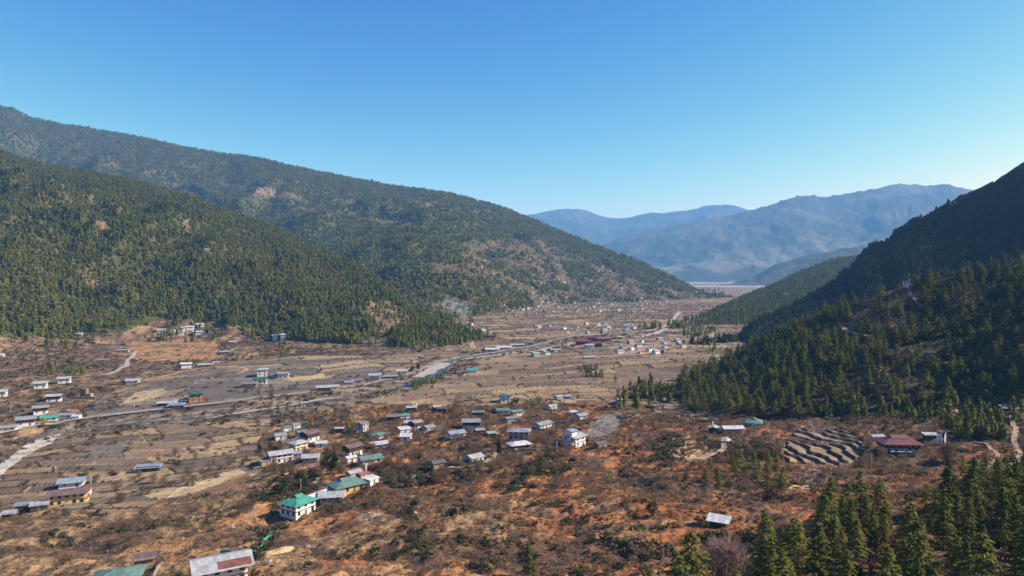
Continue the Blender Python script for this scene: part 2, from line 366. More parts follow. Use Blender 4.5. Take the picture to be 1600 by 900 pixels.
# left brown slope
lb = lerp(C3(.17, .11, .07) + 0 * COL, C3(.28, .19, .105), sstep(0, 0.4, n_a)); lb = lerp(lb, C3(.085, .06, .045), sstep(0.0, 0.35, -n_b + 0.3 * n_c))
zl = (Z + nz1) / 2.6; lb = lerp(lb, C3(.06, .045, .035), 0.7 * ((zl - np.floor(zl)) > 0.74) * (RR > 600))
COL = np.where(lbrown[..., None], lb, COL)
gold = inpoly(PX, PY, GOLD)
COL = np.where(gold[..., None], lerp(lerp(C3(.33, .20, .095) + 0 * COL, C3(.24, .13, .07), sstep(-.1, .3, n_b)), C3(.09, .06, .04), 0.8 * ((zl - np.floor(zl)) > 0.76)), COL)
# fields
PAL = np.array([[.20, .145, .095], [.28, .205, .125], [.165, .115, .08], [.24, .165, .10], [.14, .105, .08], [.29, .21, .125], [.19, .13, .09], [.125, .095, .072]])
PALG = np.array([[.125, .108, .09], [.135, .115, .097], [.115, .10, .085], [.15, .128, .105], [.11, .097, .085], [.26, .20, .125], [.13, .11, .095], [.19, .15, .11]])
ci = (hcell * 8).astype(int) % 8
GREY = [(100, 650), (200, 612), (260, 592), (360, 572), (450, 560), (560, 556), (660, 556), (600, 588), (540, 600), (440, 618), (330, 634), (200, 650)]
greyf = inpoly(PX, PY, GREY)
fc = np.where(greyf[..., None], PALG[ci], PAL[ci]) * (0.85 + 0.35 * hc2)[..., None]
fc = fc * (1 + 0.10 * n_b + 0.12 * n_a)[..., None]
fc = lerp(fc, C3(.055, .043, .032), 0.92 * (1 - sstep(0.5, 2.0, db)) * (hash2(row, cell, 111) > 0.35))
fc = lerp(fc, C3(.38, .30, .19), 0.5 * (1 - sstep(0.4, 1.6, db)) * (hash2(row, cell, 111) < 0.2))
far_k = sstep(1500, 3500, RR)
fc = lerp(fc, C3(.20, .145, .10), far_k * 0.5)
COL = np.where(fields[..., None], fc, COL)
# riverside band
RIVER = [(-60, 760), (0, 722), (40, 700), (75, 683), (100, 674)]
RIV2 = [(100, 674), (160, 664), (270, 655), (400, 640), (520, 622), (600, 606), (650, 592), (684, 580), (700, 569), (712, 562), (760, 553), (830, 545), (900, 532), (960, 526), (1030, 520)]
rl = wline(RIV2); dr = seg_dist(X, Y_, rl)
bank = np.where(floor_m & (RR < 2500), 1 - sstep(16, 30, dr + 6 * n_b), 0)
bcol = lerp(C3(.14, .105, .08) + 0 * COL, C3(.24, .20, .16), sstep(0.0, 0.3, n_b)); bcol = lerp(bcol, C3(.11, .09, .07), sstep(.1, .4, -n_b + .3 * n_a))
COL = lerp(COL, bcol, bank)
Z = Z - bank * 1.2 * (1 - sstep(4, 22, dr))
GRAV = wpoly([(-60, 775), (0, 727), (35, 698), (60, 686), (92, 674), (99, 677), (85, 690), (50, 708), (5, 737), (-40, 780)])
mg = inpoly(X + 1.2 * n_a, Y_ + 2.5 * n_a, GRAV) & floor_m
COL = np.where(mg[..., None], C3(.46, .43, .38) * (1 + .25 * n_b)[..., None], COL); Z = np.where(mg, samp(np.array([GRAV[2][0]]), np.array([GRAV[2][1]]), Z)[0] * 0.5 + Z * 0.5, Z)
# plots that stand out
for pts, c in [([(222, 773), (300, 752), (372, 731), (386, 737), (305, 768), (248, 781)], (.40, .31, .19)), ([(240, 793), (248, 782), (305, 770), (388, 740), (398, 752), (310, 785)], (.17, .105, .065)),
               ([(921, 662), (942, 646), (972, 647), (966, 673), (942, 683), (914, 684)], (.19, .165, .145)), ([(120, 708), (180, 690), (205, 695), (190, 712), (140, 722)], (.15, .13, .11)),
               ([(560, 800), (600, 795), (606, 808), (566, 814)], (.30, .24, .18)), ([(765, 662), (805, 658), (806, 678), (768, 680)], (.36, .21, .11)), ([(440, 592), (505, 582), (508, 590), (462, 596)], (.40, .31, .17)),
               ([(212, 612), (255, 606), (262, 614), (240, 624), (190, 632)], (.38, .30, .18)), ([(985, 672), (1010, 668), (1012, 678), (988, 682)], (.22, .19, .17)), ([(1090, 668), (1012, 700), (1100, 700)], (.36, .2, .1)),
               ([(1040, 705), (1070, 690), (1120, 700), (1090, 722), (1050, 720)], (.40, .25, .15)), ([(950, 540), (1020, 528), (1060, 536), (1030, 552), (960, 556)], (.30, .22, .16)),
               ([(1238, 745), (1260, 722), (1300, 728), (1302, 748), (1278, 760), (1245, 760)], (.22, .15, .12)), ([(1230, 755), (1290, 762), (1300, 752), (1260, 770), (1235, 768)], (.42, .31, .17))]:
    w = wpoly(pts); m = inpoly(X, Y_, w) & floor_m
    COL = np.where(m[..., None], C3(*c) * (1 + 0.12 * n_b)[..., None], COL)
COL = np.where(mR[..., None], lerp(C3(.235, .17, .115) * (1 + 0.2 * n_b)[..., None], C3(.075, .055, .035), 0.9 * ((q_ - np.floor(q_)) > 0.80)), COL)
# hills
def hillc(h, c, m=None):
    global COL
    k = (HID == h) if m is None else (HID == h) & m
    COL = np.where(k[..., None], c, COL)
fl = lerp(C3(.062, .072, .024) + 0 * COL, C3(.10, .088, .040), sstep(0, .5, n_a + .4 * n_c))
hillc(hA, np.where((PY < np.interp(PX, *A_EDGE))[..., None], fl, lb))
hillc(hA, lerp(C3(.20, .14, .085) + 0 * COL, C3(.10, .08, .045), sstep(-.1, .3, n_b)), anypoly(PX + 10 * n_b, PY + 10 * n_a, A_CLEAR))
hillc(hB, fl)
bt = lerp(C3(.155, .112, .08) + 0 * COL, C3(.075, .065, .04), sstep(-.15, .25, n_a + .5 * n_c)); bt = lerp(bt, C3(.21, .15, .10), sstep(.15, .4, n_b + .3 * n_a))
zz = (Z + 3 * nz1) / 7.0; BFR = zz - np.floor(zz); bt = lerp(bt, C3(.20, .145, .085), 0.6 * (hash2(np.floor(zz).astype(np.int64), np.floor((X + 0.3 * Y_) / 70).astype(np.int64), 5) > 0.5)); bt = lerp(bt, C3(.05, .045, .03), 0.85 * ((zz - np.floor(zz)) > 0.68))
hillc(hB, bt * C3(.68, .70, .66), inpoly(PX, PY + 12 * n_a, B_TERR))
hillc(hB, lerp(C3(.17, .13, .08) + 0 * COL, C3(.10, .08, .05), sstep(-.1, .3, n_a)), anypoly(PX + 22 * n_b + 12 * n_a, PY + 8 * n_a, B_CLEAR))
nC = fbm(X, Y_, 900, 5, 151)
cc = lerp(C3(.045, .06, .035) + 0 * COL, C3(.10, .10, .06), sstep(-.2, .4, nC)); cc = lerp(cc, C3(.26, .24, .18), 0.5 * sstep(.0, .25, nC) * (1 - sstep(.2, .5, TT)))
hillc(hC2, cc); hillc(hC1, cc * 0.8)
hillc(hD, C3(.06, .07, .04) * (1 + .5 * n_c)[..., None]); hillc(hE, C3(.12, .10, .06) * (1 + .4 * n_a)[..., None])
hillc(hF, C3(.032, .034, .022) * (1 + .4 * n_a)[..., None])  # ground darkened by colour to deepen the shade on this mountain
gg = lerp(C3(.075, .055, .035) + 0 * COL, C3(.15, .085, .05), sstep(0, .4, n_a)); hillc(hG, gg)
hillc(hG, lerp(C3(.20, .11, .07) + 0 * COL, C3(.09, .06, .045), sstep(-.1, .3, n_b)), anypoly(PX, PY, G_OPEN))
# pale far end of the valley
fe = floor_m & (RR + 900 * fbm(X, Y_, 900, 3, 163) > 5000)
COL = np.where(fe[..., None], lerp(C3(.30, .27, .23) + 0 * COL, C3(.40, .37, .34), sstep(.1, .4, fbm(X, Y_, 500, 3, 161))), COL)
COL = np.clip(COL * np.where((HID == 0) & (RR < 640), 0.95, 0.93)[..., None] * C3(1.04, 1.0, .92), 0.01, 0.85)
PX, PY = to_px(X, Y_, Z); PX = np.where(FRONT, PX, -9999); PY = np.where(FRONT, PY, -9999)
ELV = (Z - CAMZ) / RR; CUMX = np.maximum.accumulate(ELV, axis=1)

def new_mat(name):
    m = bpy.data.materials.new(name); m.use_nodes = True
    nt = m.node_tree; b = nt.nodes["Principled BSDF"]; b.inputs["Roughness"].default_value = 0.95
    b.inputs["Specular IOR Level"].default_value = 0.15
    return m, nt, b
def nnoise(nt, scale, vec, detail=3, rough=0.6):
    n = nt.nodes.new("ShaderNodeTexNoise"); n.inputs["Scale"].default_value = scale; n.inputs["Detail"].default_value = detail
    n.inputs["Roughness"].default_value = rough; nt.links.new(vec, n.inputs["Vector"]); return n.outputs[0]
def maprange(nt, v, a, b, c, d):
    n = nt.nodes.new("ShaderNodeMapRange"); n.inputs[1].default_value = a; n.inputs[2].default_value = b; n.inputs[3].default_value = c; n.inputs[4].default_value = d
    nt.links.new(v, n.inputs[0]); return n.outputs[0]
def math_(nt, op, a, b):
    n = nt.nodes.new("ShaderNodeMath"); n.operation = op
    for k, v in enumerate((a, b)):
        if isinstance(v, (int, float)): n.inputs[k].default_value = v
        else: nt.links.new(v, n.inputs[k])
    return n.outputs[0]
def mixc(nt, f, a, b, blend='MIX'):
    n = nt.nodes.new("ShaderNodeMix"); n.data_type = 'RGBA'; n.blend_type = blend
    for k, v in ((0, f), (6, a), (7, b)):
        if isinstance(v, (int, float)): n.inputs[k].default_value = v
        elif isinstance(v, tuple): n.inputs[k].default_value = v + (1,)
        else: nt.links.new(v, n.inputs[k])
    return n.outputs[2]
def ground_mat():
    m, nt, b = new_mat("earth"); a = nt.nodes.new("ShaderNodeAttribute"); a.attribute_name = "cover"
    g = nt.nodes.new("ShaderNodeNewGeometry"); pos = g.outputs["Position"]
    f1 = maprange(nt, nnoise(nt, 0.9, pos, 5, 0.7), 0.3, 0.7, 0.5, 1.5)
    f2 = maprange(nt, nnoise(nt, 0.16, pos, 4, 0.65), 0.3, 0.7, 0.78, 1.22)
    f3 = maprange(nt, nnoise(nt, 0.02, pos, 6, 0.7), 0.3, 0.7, 0.85, 1.15)
    f = math_(nt, 'MULTIPLY', math_(nt, 'MULTIPLY', f1, f2), f3)
    c = nt.nodes.new("ShaderNodeVectorMath"); c.operation = 'SCALE'; nt.links.new(a.outputs[0], c.inputs[0]); nt.links.new(f, c.inputs["Scale"])
    spk = maprange(nt, nnoise(nt, 0.55, pos, 3, 0.8), 0.56, 0.66, 0.0, 0.55)
    col = mixc(nt, spk, c.outputs[0], (.06, .048, .038))
    nt.links.new(col, b.inputs[0])
    bp = nt.nodes.new("ShaderNodeBump"); bp.inputs["Strength"].default_value = 0.9; bp.inputs["Distance"].default_value = 0.5
    nt.links.new(nnoise(nt, 0.7, pos, 4, 0.7), bp.inputs["Height"]); nt.links.new(bp.outputs[0], b.inputs["Normal"])
    return m
def poly_mesh(name, co, faces, smooth=False, mat=None):
    """co (n,3), faces (m,k) -> mesh"""
    me = bpy.data.meshes.new(name); co = np.asarray(co, np.float32); faces = np.asarray(faces, np.int32); k = faces.shape[1]
    me.vertices.add(len(co)); me.vertices.foreach_set("co", co.ravel())
    me.loops.add(faces.size); me.loops.foreach_set("vertex_index", faces.ravel())
    me.polygons.add(len(faces)); me.polygons.foreach_set("loop_start", np.arange(0, faces.size, k, dtype=np.int32))
    if smooth: me.polygons.foreach_set("use_smooth", np.ones(len(faces), bool))
    if mat: me.materials.append(mat)
    me.update(); return me
GM = ground_mat()
idx = np.arange(NA * NR).reshape(NA, NR)
# the valley floor and each mountain are objects of their own: split the sheet by what each face belongs to
Q = np.stack([idx[:-1, :-1].ravel(), idx[:-1, 1:].ravel(), idx[1:, 1:].ravel(), idx[1:, :-1].ravel()], 1)
fh = HID[1:, 1:].ravel().astype(int)
GNAMES = {0: "ground", hA: "hills", hB: "hills", hC1: "far_mountains", hC2: "far_mountains", hD: "far_mountains", hE: "hills", hF: "mountain", hG: "hills"}
XYZ = np.stack([X, Y_, Z], -1).reshape(-1, 3); CF = np.concatenate([COL.reshape(-1, 3), np.ones((NA * NR, 1))], 1)
for k in range(9):
    qs = Q[fh == k]
    if not len(qs): continue
    used, inv = np.unique(qs, return_inverse=True)
    me = poly_mesh(GNAMES[k], XYZ[used], inv.reshape(qs.shape), True, GM)
    me.color_attributes.new("cover", "FLOAT_COLOR", "POINT").data.foreach_set("color", CF[used].astype(np.float32).ravel())
    tag(link(bpy.data.objects.new(GNAMES[k], me)), kind="structure")
# cap under the camera
cap = poly_mesh("ground", [(0, 0, float(Z[:, 0].mean()))] + [tuple(XYZ[idx[i, 0]]) for i in range(0, NA)], [(0, i + 2, i + 1) for i in range(NA - 1)], True, GM)
cap.color_attributes.new("cover", "FLOAT_COLOR", "POINT").data.foreach_set("color", np.tile([.2, .14, .08, 1], NA + 1).astype(np.float32))
tag(link(bpy.data.objects.new("ground", cap)), kind="structure")
print("ground", time.time() - T0)
# ------------------------------------------------------------------ foliage and bark
def leaf_mat(name, cols, noise_scale=0.6, rough=0.8):
    m, nt, b = new_mat(name); b.inputs["Roughness"].default_value = rough
    oi = nt.nodes.new("ShaderNodeObjectInfo"); g = nt.nodes.new("ShaderNodeNewGeometry")
    r = nt.nodes.new("ShaderNodeValToRGB"); el = r.color_ramp.elements
    el[0].position = 0; el[0].color = cols[0] + (1,); el[1].position = 1; el[1].color = cols[-1] + (1,)
    for i, c in enumerate(cols[1:-1]):
        e = el.new((i + 1) / (len(cols) - 1)); e.color = c + (1,)
    sv = nt.nodes.new('ShaderNodeVectorMath'); sv.operation = 'SCALE'; sv.inputs['Scale'].default_value = 0.014; nt.links.new(oi.outputs['Location'], sv.inputs[0])
    st_ = maprange(nt, nnoise(nt, 1.0, sv.outputs[0], 3, 0.6), 0.3, 0.7, -0.35, 0.35)
    nt.links.new(math_(nt, 'ADD', math_(nt, 'MULTIPLY', oi.outputs['Random'], 0.75), math_(nt, 'ADD', st_, 0.12)), r.inputs[0])
    isl = maprange(nt, g.outputs["Random Per Island"], 0, 1, 0.65, 1.4)
    c = nt.nodes.new("ShaderNodeVectorMath"); c.operation = 'SCALE'; nt.links.new(r.outputs[0], c.inputs[0]); nt.links.new(isl, c.inputs["Scale"])
    nt.links.new(c.outputs[0], b.inputs[0])
    tr = nt.nodes.new('ShaderNodeBsdfTranslucent'); nt.links.new(c.outputs[0], tr.inputs[0]); ms = nt.nodes.new('ShaderNodeMixShader'); ms.inputs[0].default_value = 0.38
    nt.links.new(b.outputs[0], ms.inputs[1]); nt.links.new(tr.outputs[0], ms.inputs[2]); nt.links.new(ms.outputs[0], nt.nodes['Material Output'].inputs['Surface'])
    return m
def flat_mat(name, col, rough=0.9, var=0.15, scale=3.0, spec=0.2, metal=0.0, obj=True):
    m, nt, b = new_mat(name); b.inputs["Roughness"].default_value = rough; b.inputs["Specular IOR Level"].default_value = spec; b.inputs["Metallic"].default_value = metal
    tc = nt.nodes.new("ShaderNodeTexCoord"); v = tc.outputs["Object"]
    f = maprange(nt, nnoise(nt, scale, v, 4), 0.3, 0.7, 1 - var, 1 + var)
    c = nt.nodes.new("ShaderNodeVectorMath"); c.operation = 'SCALE'; c.inputs[0].default_value = col; nt.links.new(f, c.inputs["Scale"])
    nt.links.new(c.outputs[0], b.inputs[0]); return m
PINE = leaf_mat("pine_needles", [(.070, .090, .022), (.100, .118, .025), (.130, .145, .028), (.155, .162, .034), (.18, .178, .040)])
PINE_FAR = leaf_mat("pine_needles_far", [(.080, .098, .022), (.11, .125, .023), (.14, .15, .026), (.165, .168, .034), (.185, .18, .040), (.17, .14, .05)])
BARK = flat_mat("bark", (.10, .075, .055))
RUSTLEAF = leaf_mat("rust_leaves", [(.22, .10, .055), (.27, .13, .07), (.18, .10, .07)])
TWIG = leaf_mat("bare_twigs", [(.14, .098, .064), (.20, .145, .095), (.11, .076, .05)])
PINKTWIG = leaf_mat("pink_grey_twigs", [(.26, .17, .14), (.30, .20, .165)])
YELLOW = leaf_mat("yellow_leaves", [(.36, .25, .05), (.30, .20, .06), (.38, .22, .06)])
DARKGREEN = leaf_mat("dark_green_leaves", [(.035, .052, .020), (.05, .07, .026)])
JUNIPER = leaf_mat("juniper_leaves", [(.055, .075, .028), (.08, .09, .035), (.045, .06, .025)])
BRACKEN = leaf_mat("bracken_fronds", [(.42, .20, .075), (.30, .125, .05), (.42, .26, .12), (.20, .11, .06), (.37, .165, .06), (.15, .10, .065)])
DRYGRASS = leaf_mat("dry_grass_blades", [(.46, .32, .16), (.36, .23, .12), (.26, .17, .10), (.48, .36, .20)])

def cards(c, size, nrm, along=None, asp=1.0, rg=rng):
    """quads at centres c facing nrm, returns verts, faces"""
    n = len(c); nrm = nrm / (np.linalg.norm(nrm, axis=1, keepdims=True) + 1e-9)
    a = rg.normal(size=(n, 3)) if along is None else along
    u = a - (a * nrm).sum(1, keepdims=True) * nrm; u /= np.linalg.norm(u, axis=1, keepdims=True) + 1e-9
    v = np.cross(nrm, u); s = np.asarray(size)[:, None]
    k = 0.55 + 0.45 * rg.random((n, 1))
    V = np.stack([c - u * s * asp, c - v * s * k + u * s * 0.2, c + u * s * asp, c + v * s * k - u * s * 0.15], 1).reshape(-1, 3)
    return V, np.arange(4 * n).reshape(n, 4)
def pine_crown(seed, levels=18, nb=5, nl=12, leaf=0.020, rad=0.2, base=0.14, dens=0.82, lift=0.25):
    """unit-height crown: whorls of boughs carrying needle sprays"""
    rg = np.random.default_rng(seed); C_, S_, N_, A_ = [], [], [], []
    for h in np.linspace(base, 0.965, levels):
        lo = rg.random() * 6.28
        for b in range(nb):
            if rg.random() > dens: continue
            az = lo + b * 6.283 / nb + rg.normal() * 0.25
            k = (h - base) / (1 - base)
            L = rad * ((1 - k) ** 0.72 * (0.7 + 0.5 * min(1, k * 5 + 0.3)) + 0.05) * rg.uniform(0.6, 1.2)
            n = max(2, int(nl * (0.35 + L / rad))); s = rg.uniform(0.15, 1.0, n) ** 0.75
            lat = rg.normal(size=n) * 0.16 * L * (1.25 - s)
            x = np.cos(az) * L * s - np.sin(az) * lat; y = np.sin(az) * L * s + np.cos(az) * lat
            z = h + L * (lift * s - 0.42 * s * s) + rg.normal(size=n) * 0.006
            C_.append(np.c_[x, y, z]); S_.append(leaf * rg.uniform(0.6, 1.35, n))
            N_.append(np.c_[np.cos(az) * 0.45 + rg.normal(size=n) * 0.45, np.sin(az) * 0.45 + rg.normal(size=n) * 0.45, np.full(n, 1.0)])
            A_.append(np.c_[np.full(n, np.cos(az)), np.full(n, np.sin(az)), rg.normal(size=n) * 0.3])
    n = 6; C_.append(np.c_[rg.normal(size=n) * .004, rg.normal(size=n) * .004, rg.uniform(.95, 1.0, n)]); S_.append(np.full(n, leaf * .6)); N_.append(rg.normal(size=(n, 3))); A_.append(np.tile([0, 0, 1.], (n, 1)))
    return cards(np.concatenate(C_), np.concatenate(S_), np.concatenate(N_), np.concatenate(A_), 1.5, rg)
def small_pine(seed, n, leaf, rad, base=0.08):
    rg = np.random.default_rng(seed); h = base + (1 - base) * (rg.random(n) ** 1.25); az = rg.random(n) * 6.283
    lobes = 0.75 + 0.25 * np.sin(az * 3 + seed) + 0.12 * np.sin(h * 40 + seed)
    r_ = rad * ((1 - (h - base) / (1 - base)) ** 0.75 + 0.06) * lobes * rg.uniform(0.45, 1.0, n)
    c = np.c_[np.cos(az) * r_, np.sin(az) * r_, h]
    nn = np.c_[np.cos(az) * .8 + rg.normal(size=n) * .3, np.sin(az) * .8 + rg.normal(size=n) * .3, np.full(n, .8)]
    return cards(c, leaf * rg.uniform(.6, 1.3, n), nn, None, 1.2, rg)
def round_crown(seed, n, leaf, rx=0.36, lo=0.22, hi=1.0, clumps=9, asp=1.0, up=0.3):
    rg = np.random.default_rng(seed); k = rg.normal(size=(clumps, 3)); k /= np.linalg.norm(k, axis=1, keepdims=True)
    k *= rg.uniform(0.35, 0.75, (clumps, 1)); i = rg.integers(0, clumps, n)
    d = rg.normal(size=(n, 3)); d /= np.linalg.norm(d, axis=1, keepdims=True); p = k[i] + d * rg.uniform(0.2, 0.42, (n, 1))
    c = np.c_[p[:, 0] * rx, p[:, 1] * rx, (lo + hi) / 2 + p[:, 2] * (hi - lo) / 2]
    return cards(c, leaf * rg.uniform(.6, 1.3, n), d + np.array([0, 0, up]), None, asp, rg)
def twig_crown(seed, n, width=0.006, rx=0.42, lo=0.12, spread=1.0):
    rg = np.random.default_rng(seed)
    az = rg.random(n) * 6.283; z1 = lo + (1 - lo) * rg.random(n) ** 0.8
    r1 = rx * np.sqrt(np.clip(1 - ((z1 - 0.62) / 0.55) ** 2, 0.05, 1)) * rg.uniform(0.3, 1.0, n)
    e = np.c_[np.cos(az) * r1, np.sin(az) * r1, z1]
    L = rg.uniform(0.12, 0.34, n)[:, None]
    dirv = np.c_[np.cos(az) * .8 + rg.normal(size=n) * .4, np.sin(az) * .8 + rg.normal(size=n) * .4, 0.6 + rg.random(n)]; dirv /= np.linalg.norm(dirv, axis=1, keepdims=True)
    s = e - dirv * L; w = np.cross(dirv, rg.normal(size=(n, 3))); w /= np.linalg.norm(w, axis=1, keepdims=True); w *= width * rg.uniform(.6, 1.5, (n, 1))
    V = np.stack([s - w, s + w, e + w * .25, e - w * .25], 1).reshape(-1, 3)
    return V, np.arange(4 * n).reshape(n, 4)
def trunk_mesh(name, r0=0.014, h=0.93, limbs=0, seed=1):
    rg = np.random.default_rng(seed); V, F = [], []
    def tube(p0, p1, ra_, rb_, n=6):
        p0, p1 = np.array(p0, float), np.array(p1, float); d = (p1 - p0) / np.linalg.norm(p1 - p0)
        a = np.cross(d, [0.3, 1, 0.1]); a /= np.linalg.norm(a); b = np.cross(d, a); o = len(V)
        for p, r_ in ((p0, ra_), (p1, rb_)):
            for i in range(n): V.append(p + (a * math.cos(i * 6.2832 / n) + b * math.sin(i * 6.2832 / n)) * r_)
        for i in range(n): F.append((o + i, o + (i + 1) % n, o + n + (i + 1) % n, o + n + i))
    tube((0, 0, -0.06), (0.004, 0, h * 0.5), r0, r0 * 0.7); tube((0.004, 0, h * 0.5), (0, 0.003, h), r0 * 0.7, r0 * 0.12)
    for i in range(limbs):
        z = rg.uniform(0.15, 0.7) * h; a = rg.random() * 6.28; L = rg.uniform(0.12, 0.24)
        tube((0, 0, z), (math.cos(a) * L, math.sin(a) * L, z + L * rg.uniform(0.3, 1.2)), r0 * 0.42, r0 * 0.12, 4)
    return poly_mesh(name, V, F, False, BARK)
def crown_mesh(name, vf, mat): return poly_mesh(name, vf[0], vf[1], False, mat)

PINE_CROWNS = [crown_mesh("pine_crown", pine_crown(300 + i, levels=rng.integers(13, 18), nb=6, nl=17, leaf=0.0185, rad=(0.19, 0.24, 0.21, 0.26, 0.18, 0.23)[i], base=(0.14, 0.2, 0.1, 0.26, 0.08, 0.16)[i], dens=(0.85, 0.75, 0.9, 0.7, 0.92, 0.8)[i]), PINE) for i in range(6)]
MID_CROWNS = [crown_mesh("pine_crown", pine_crown(330 + i, levels=11, nb=5, nl=7, leaf=0.036, rad=(0.2, 0.25, 0.17, 0.23)[i], base=0.1, dens=0.85), PINE) for i in range(4)]
PINE_TRUNK = trunk_mesh("pine_trunk", 0.013, 0.95, 5)
TWIG_TRUNK = trunk_mesh("tree_trunk", 0.014, 0.6, 9, 3)
TWIG_CROWNS = [crown_mesh("twig_crown", twig_crown(350 + i, 420, 0.0075), TWIG) for i in range(4)]
PINKTWIG_CROWN = crown_mesh("twig_crown", twig_crown(360, 1500, 0.0055, 0.4), PINKTWIG)
YEL_CROWNS = [crown_mesh("leaf_crown", round_crown(370 + i, 420, 0.035, 0.34, 0.12), YELLOW) for i in range(3)]
RUST_CROWNS = [crown_mesh("leaf_crown", round_crown(380 + i, 420, 0.035, 0.34, 0.1), RUSTLEAF) for i in range(2)]
DARK_CROWNS = [crown_mesh("leaf_crown", round_crown(390 + i, 700, 0.035, 0.40, 0.06, 1.0, 12), DARKGREEN) for i in range(3)]
JUN_CROWNS = [crown_mesh("leaf_crown", round_crown(395 + i, 420, 0.045, 0.44, 0.02, 1.0, 8), JUNIPER) for i in range(3)]
POPLAR_CROWN = crown_mesh("leaf_crown", round_crown(399, 900, 0.026, 0.15, 0.06, 1.0, 16), DARKGREEN)

def tree_thing(name, x, y, h, wid, crown, trunk, label, cat="tree", group=None, rot=None, lean=0.03, sink=0.0):
    z = float(samp(np.array([x]), np.array([y]), Z)[0]) - sink
    o = link(bpy.data.objects.new(name, None)); o.location = (x, y, z); o.empty_display_size = 0.5
    o.rotation_euler = (random.gauss(0, lean), random.gauss(0, lean), random.random() * 6.28 if rot is None else rot); o.scale = (h * wid, h * wid, h)
    tag(o, label, cat, group)
    for nm, me in (("trunk", trunk), ("crown", crown)):
        c = link(bpy.data.objects.new(nm, me)); c.parent = o
    return o

# ------------------------------------------------------------------ masses of trees and undergrowth (stuff)
def scatter_nodes(name, variants):
    ng = bpy.data.node_groups.new(name, "GeometryNodeTree")
    ng.interface.new_socket("Geometry", in_out="INPUT", socket_type="NodeSocketGeometry"); ng.interface.new_socket("Geometry", in_out="OUTPUT", socket_type="NodeSocketGeometry")
    N, L = ng.nodes, ng.links; gi = N.new("NodeGroupInput"); go = N.new("NodeGroupOutput")
    j = N.new("GeometryNodeGeometryToInstance")
    jj = N.new("GeometryNodeJoinGeometry")
    for me in variants:
        ob = bpy.data.objects.new(me.name, me)
        oi = N.new("GeometryNodeObjectInfo"); oi.inputs["Object"].default_value = ob; oi.inputs["As Instance"].default_value = True
        L.new(oi.outputs["Geometry"], jj.inputs[0])
    ip = N.new("GeometryNodeInstanceOnPoints"); ip.inputs["Pick Instance"].default_value = True
    def att(nm, ty):
        a = N.new("GeometryNodeInputNamedAttribute"); a.data_type = ty; a.inputs[0].default_value = nm; return a.outputs[0]
    L.new(gi.outputs[0], ip.inputs["Points"]); L.new(jj.outputs[0], ip.inputs["Instance"])
    L.new(att("idx", "INT"), ip.inputs["Instance Index"])
    L.new(att("rot", "FLOAT_VECTOR"), ip.inputs["Rotation"]); L.new(att("scl", "FLOAT_VECTOR"), ip.inputs["Scale"])
    L.new(ip.outputs[0], go.inputs[0]); return ng
def stuff_points(name, label, cat, co, h, wid, variants, tilt=0.04):
    n = len(co); me = bpy.data.meshes.new(name); me.vertices.add(n); me.vertices.foreach_set("co", np.asarray(co, np.float32).ravel())
    a = me.attributes.new("idx", "INT", "POINT"); a.data.foreach_set("value", rng.integers(0, len(variants), n).astype(np.int32))
    a = me.attributes.new("rot", "FLOAT_VECTOR", "POINT"); a.data.foreach_set("vector", np.c_[rng.normal(size=n) * tilt, rng.normal(size=n) * tilt, rng.random(n) * 6.283].astype(np.float32).ravel())
    a = me.attributes.new("scl", "FLOAT_VECTOR", "POINT"); a.data.foreach_set("vector", np.c_[h * wid, h * wid, h].astype(np.float32).ravel())
    o = link(bpy.data.objects.new(name, me)); md = o.modifiers.new("scatter", "NODES"); md.node_group = scatter_nodes(name + "_scatter", variants)
    tag(o, label, cat, kind="stuff"); print(name, n, round(time.time() - T0)); return o
def scatter_xy(phi0, phi1, r0, r1, spacing):
    """random points in a sector, one per spacing^2"""
    n = int((phi1 - phi0) * 0.5 * (r1 * r1 - r0 * r0) / spacing ** 2)
    ph = rng.uniform(phi0, phi1, n); r_ = np.sqrt(rng.uniform(r0 * r0, r1 * r1, n)); return r_ * np.sin(ph), r_ * np.cos(ph)
HIDF = HID.astype(np.int8)
def info(x, y):
    r_ = np.hypot(x, y); phi = np.arctan2(x, y)
    i = np.clip(np.rint(np.interp(phi, aza, np.arange(NA))).astype(int), 0, NA - 1); j = np.clip(np.rint(np.interp(r_, ra, np.arange(NR))).astype(int), 0, NR - 1)
    z = samp(x, y, Z); px, py = to_px(x, y, z); return z, px, py, HIDF[i, j], TT[i, j], i, j, r_
def seen(z, h, i, j, r_, margin=0.0):
    """False only where terrain hides the whole tree, even from a step aside"""
    top = (z + h - CAMZ) / r_; jj = np.maximum(j - 2, 0)
    near = np.minimum(np.minimum(CUMX[i, jj], CUMX[np.maximum(i - 20, 0), jj]), CUMX[np.minimum(i + 20, NA - 1), jj])
    return top > near - margin
